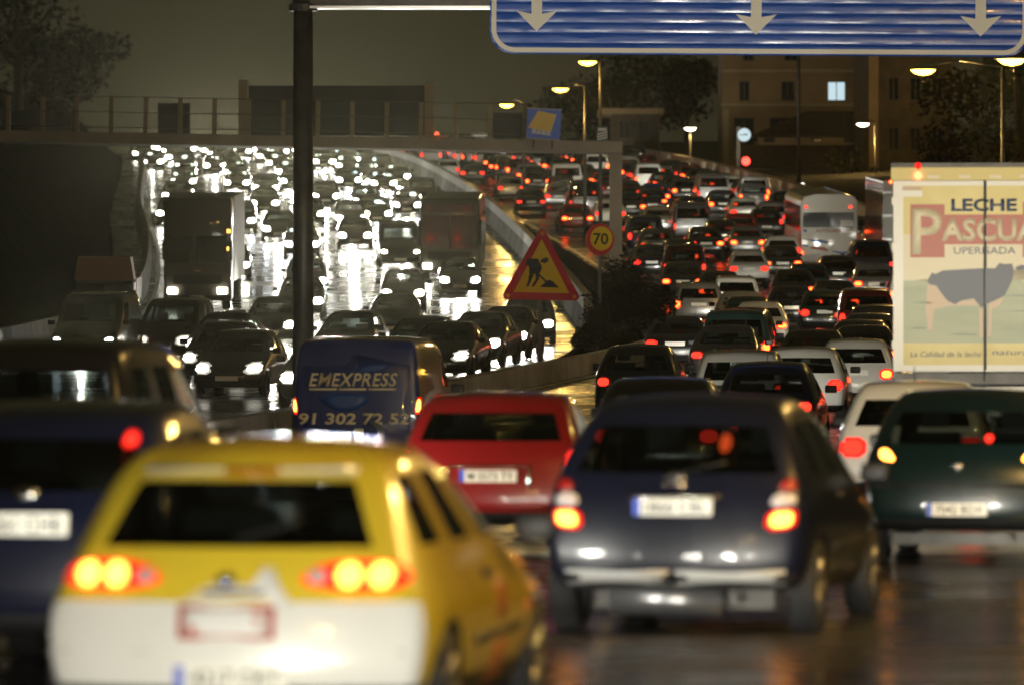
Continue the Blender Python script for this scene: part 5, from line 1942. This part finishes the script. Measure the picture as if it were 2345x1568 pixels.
LANE_OUT = ['lane along the parapet wall', 'lane second from the parapet', 'middle outbound lane', 'lane second from the median', 'lane along the dark median']
LANE_IN = ['oncoming lane beside the concrete divider', 'oncoming lane second from the divider', 'middle oncoming lane', 'oncoming lane fourth from the divider', 'oncoming lane beside the far barrier']
for c in cars_out:
    if c[0] is None:
        c[0] = max(0, min(4, round((Rx(c[1]) - 2.0 - c[2]) / 3.5)))
for c in cars_in:
    if c[0] is None:
        c[0] = max(0, min(4, round((Mx(c[1]) - 2.7 - c[2]) / 3.5)))
SPEC = {  # true extra words for the ones that stand out
}
TONE = {0: (mat('tail lens resting', (.34, .012, .010), .15, 0, 1.), TAILD), 1: (TAILO, TAILD), 2: (TAILO, TAILH)}
for lane in range(5):
    row = sorted([c for c in cars_out if c[0] == lane], key=lambda c: c[1])
    for i, (ln, y, x, k, c, tone, w) in enumerate(row):
        kind, colour = KIND[k], COLK[c]
        pr = PR[kind]
        hd = slope(Rx, y)
        pt = math.atan(slope(zr, y + 2))
        lb = '%s %s, %s nearest in the %s' % (colour, kind, ordw(i + 1), LANE_OUT[lane])
        sk = () if y < 260 else ('front_seat', 'door_mirror', 'grille')
        rt = pr.place(kind.replace(' ', '_').replace('-', '_').replace('small_', '').replace('_car', '') + '_car' if CATS[kind] == 'car' else 'van', x, y, zr(y), -math.atan(hd) + rnd.uniform(-.02, .02), pt, MATS[colour + ' paint'], lb, CATS[kind], OUT, skip=sk,
                      swap={'tail_light': TONE[tone], 'headlight': (None, HEADO)})
        beam(rt, pr.L, P_BEAM_OUT if y != 67 else 1900., xs=(0,), size=70, down=6 if y != 67 else -2)
        if y == 121:
            # extra spot added on this car, aimed up to brighten the road works sign
            beam(rt, pr.L, 26000., xs=(0,), size=9, down=0)
            o = rt.children[-1]
            w0 = Vector((x, y + pr.L, zr(y) + .66))
            dv = (Matrix.Rotation(math.atan(hd), 3, 'Z') @ (Vector((1.5, 168, 4.3)) - w0)).normalized()
            o.rotation_euler = dv.to_track_quat('-Z', 'Y').to_euler()
for lane in range(5):
    row = sorted([c for c in cars_in if c[0] == lane], key=lambda c: c[1])
    for i, (ln, y, x, k, c) in enumerate(row):
        kind, colour = KIND[k], COLK[c]
        pr = PR[kind]
        hd = slope(Mx, y) if y > 200 else slope(Kx, y)
        pt = math.atan(slope(zr, y + 2))
        a = math.atan(hd)
        lb = '%s %s, %s nearest in the %s' % (colour, kind, ordw(i + 1), LANE_IN[lane])
        yy = y + pr.L
        sk = () if y < 260 else ('front_seat', 'tail_light', 'grille')
        dim = y < 172 and not (u_ok(x, y))
        hm = HEADX if rnd.random() < .22 else HEAD
        if dim:
            hm = HEADS
        rt = pr.place(kind.replace(' ', '_').replace('-', '_').replace('small_', '').replace('_car', '') + '_car' if CATS[kind] == 'car' else 'van', x + math.sin(a) * pr.L, yy, zr(yy), math.pi - a + rnd.uniform(-.03, .03), -pt, MATS[colour + ' paint'], lb, CATS[kind], INC, skip=sk,
                      swap={'headlight': (None, hm)})
        if not dim:
            beam(rt, pr.L, P_BEAM, xs=(0,), size=50, down=3)

# the same queue goes on behind the camera; its headlamps light the nearest cars
for i, (x, y, k, c) in enumerate(((-5.6, -12, 'h', 'g'), (-2.2, -15.5, 's', 'k'), (2.6, -11, 'h', 's'), (-6.4, -27, 's', 'k'), (-2.9, -31, 'h', 'n'), (.9, -26, 'e', 'g'), (4.2, -22, 's', 'k'), (-4.5, -47, 'h', 'k'), (-.5, -52, 's', 's'), (3, -44, 'h', 'g'))):
    kind, colour = KIND[k], COLK[c]
    root = PR[kind].place(kind.replace(' ', '_') + '_car', x, y, 0, R(-9), 0, MATS[colour + ' paint'], '%s %s, %s of the queue behind the camera' % (colour, kind, ordw(i + 1)), 'car', 'queue behind the camera', skip=('front_seat',), swap={'headlight': (None, HEADB)})
    beam(root, PR[kind].L, P_BEHIND, size=24, down=6.5)
    if i == 8:
        # added light: this unseen car's spots are aimed up to brighten the gantry sign
        for o in [c_ for c_ in root.children if c_.name.startswith('headlight_beam')]:
            w0 = Matrix.Translation(root.location) @ Matrix.Rotation(R(-9), 4, 'Z') @ o.location
            dv = (Matrix.Rotation(R(9), 3, 'Z') @ (Vector((4.3, 105, 8.3)) - w0)).normalized()
            o.rotation_euler = dv.to_track_quat('-Z', 'Y').to_euler()
            o.scale = (1, .40, 1)
            o.data.energy = 62000
            o.data.spot_size = R(6.2)
            o.data.spot_blend = .5
# ------------------------------------------------------------------ the wet night air
HAZE = 0.00004
if HAZE > 0:
    hm = bpy.data.materials.new('night haze')
    hm.use_nodes = True
    t = hm.node_tree
    for n in list(t.nodes):
        t.nodes.remove(n)
    o = t.nodes.new('ShaderNodeOutputMaterial')
    pv = t.nodes.new('ShaderNodeVolumePrincipled')
    pv.inputs['Color'].default_value = (.92, .88, .62, 1)
    pv.inputs['Density'].default_value = HAZE
    pv.inputs['Anisotropy'].default_value = .95
    t.links.new(pv.outputs[0], o.inputs['Volume'])
    me = MB().box(-600, 600, -160, 1060, -3, 45).me('haze', [hm])
    tag(add('haze', me), kind='stuff')
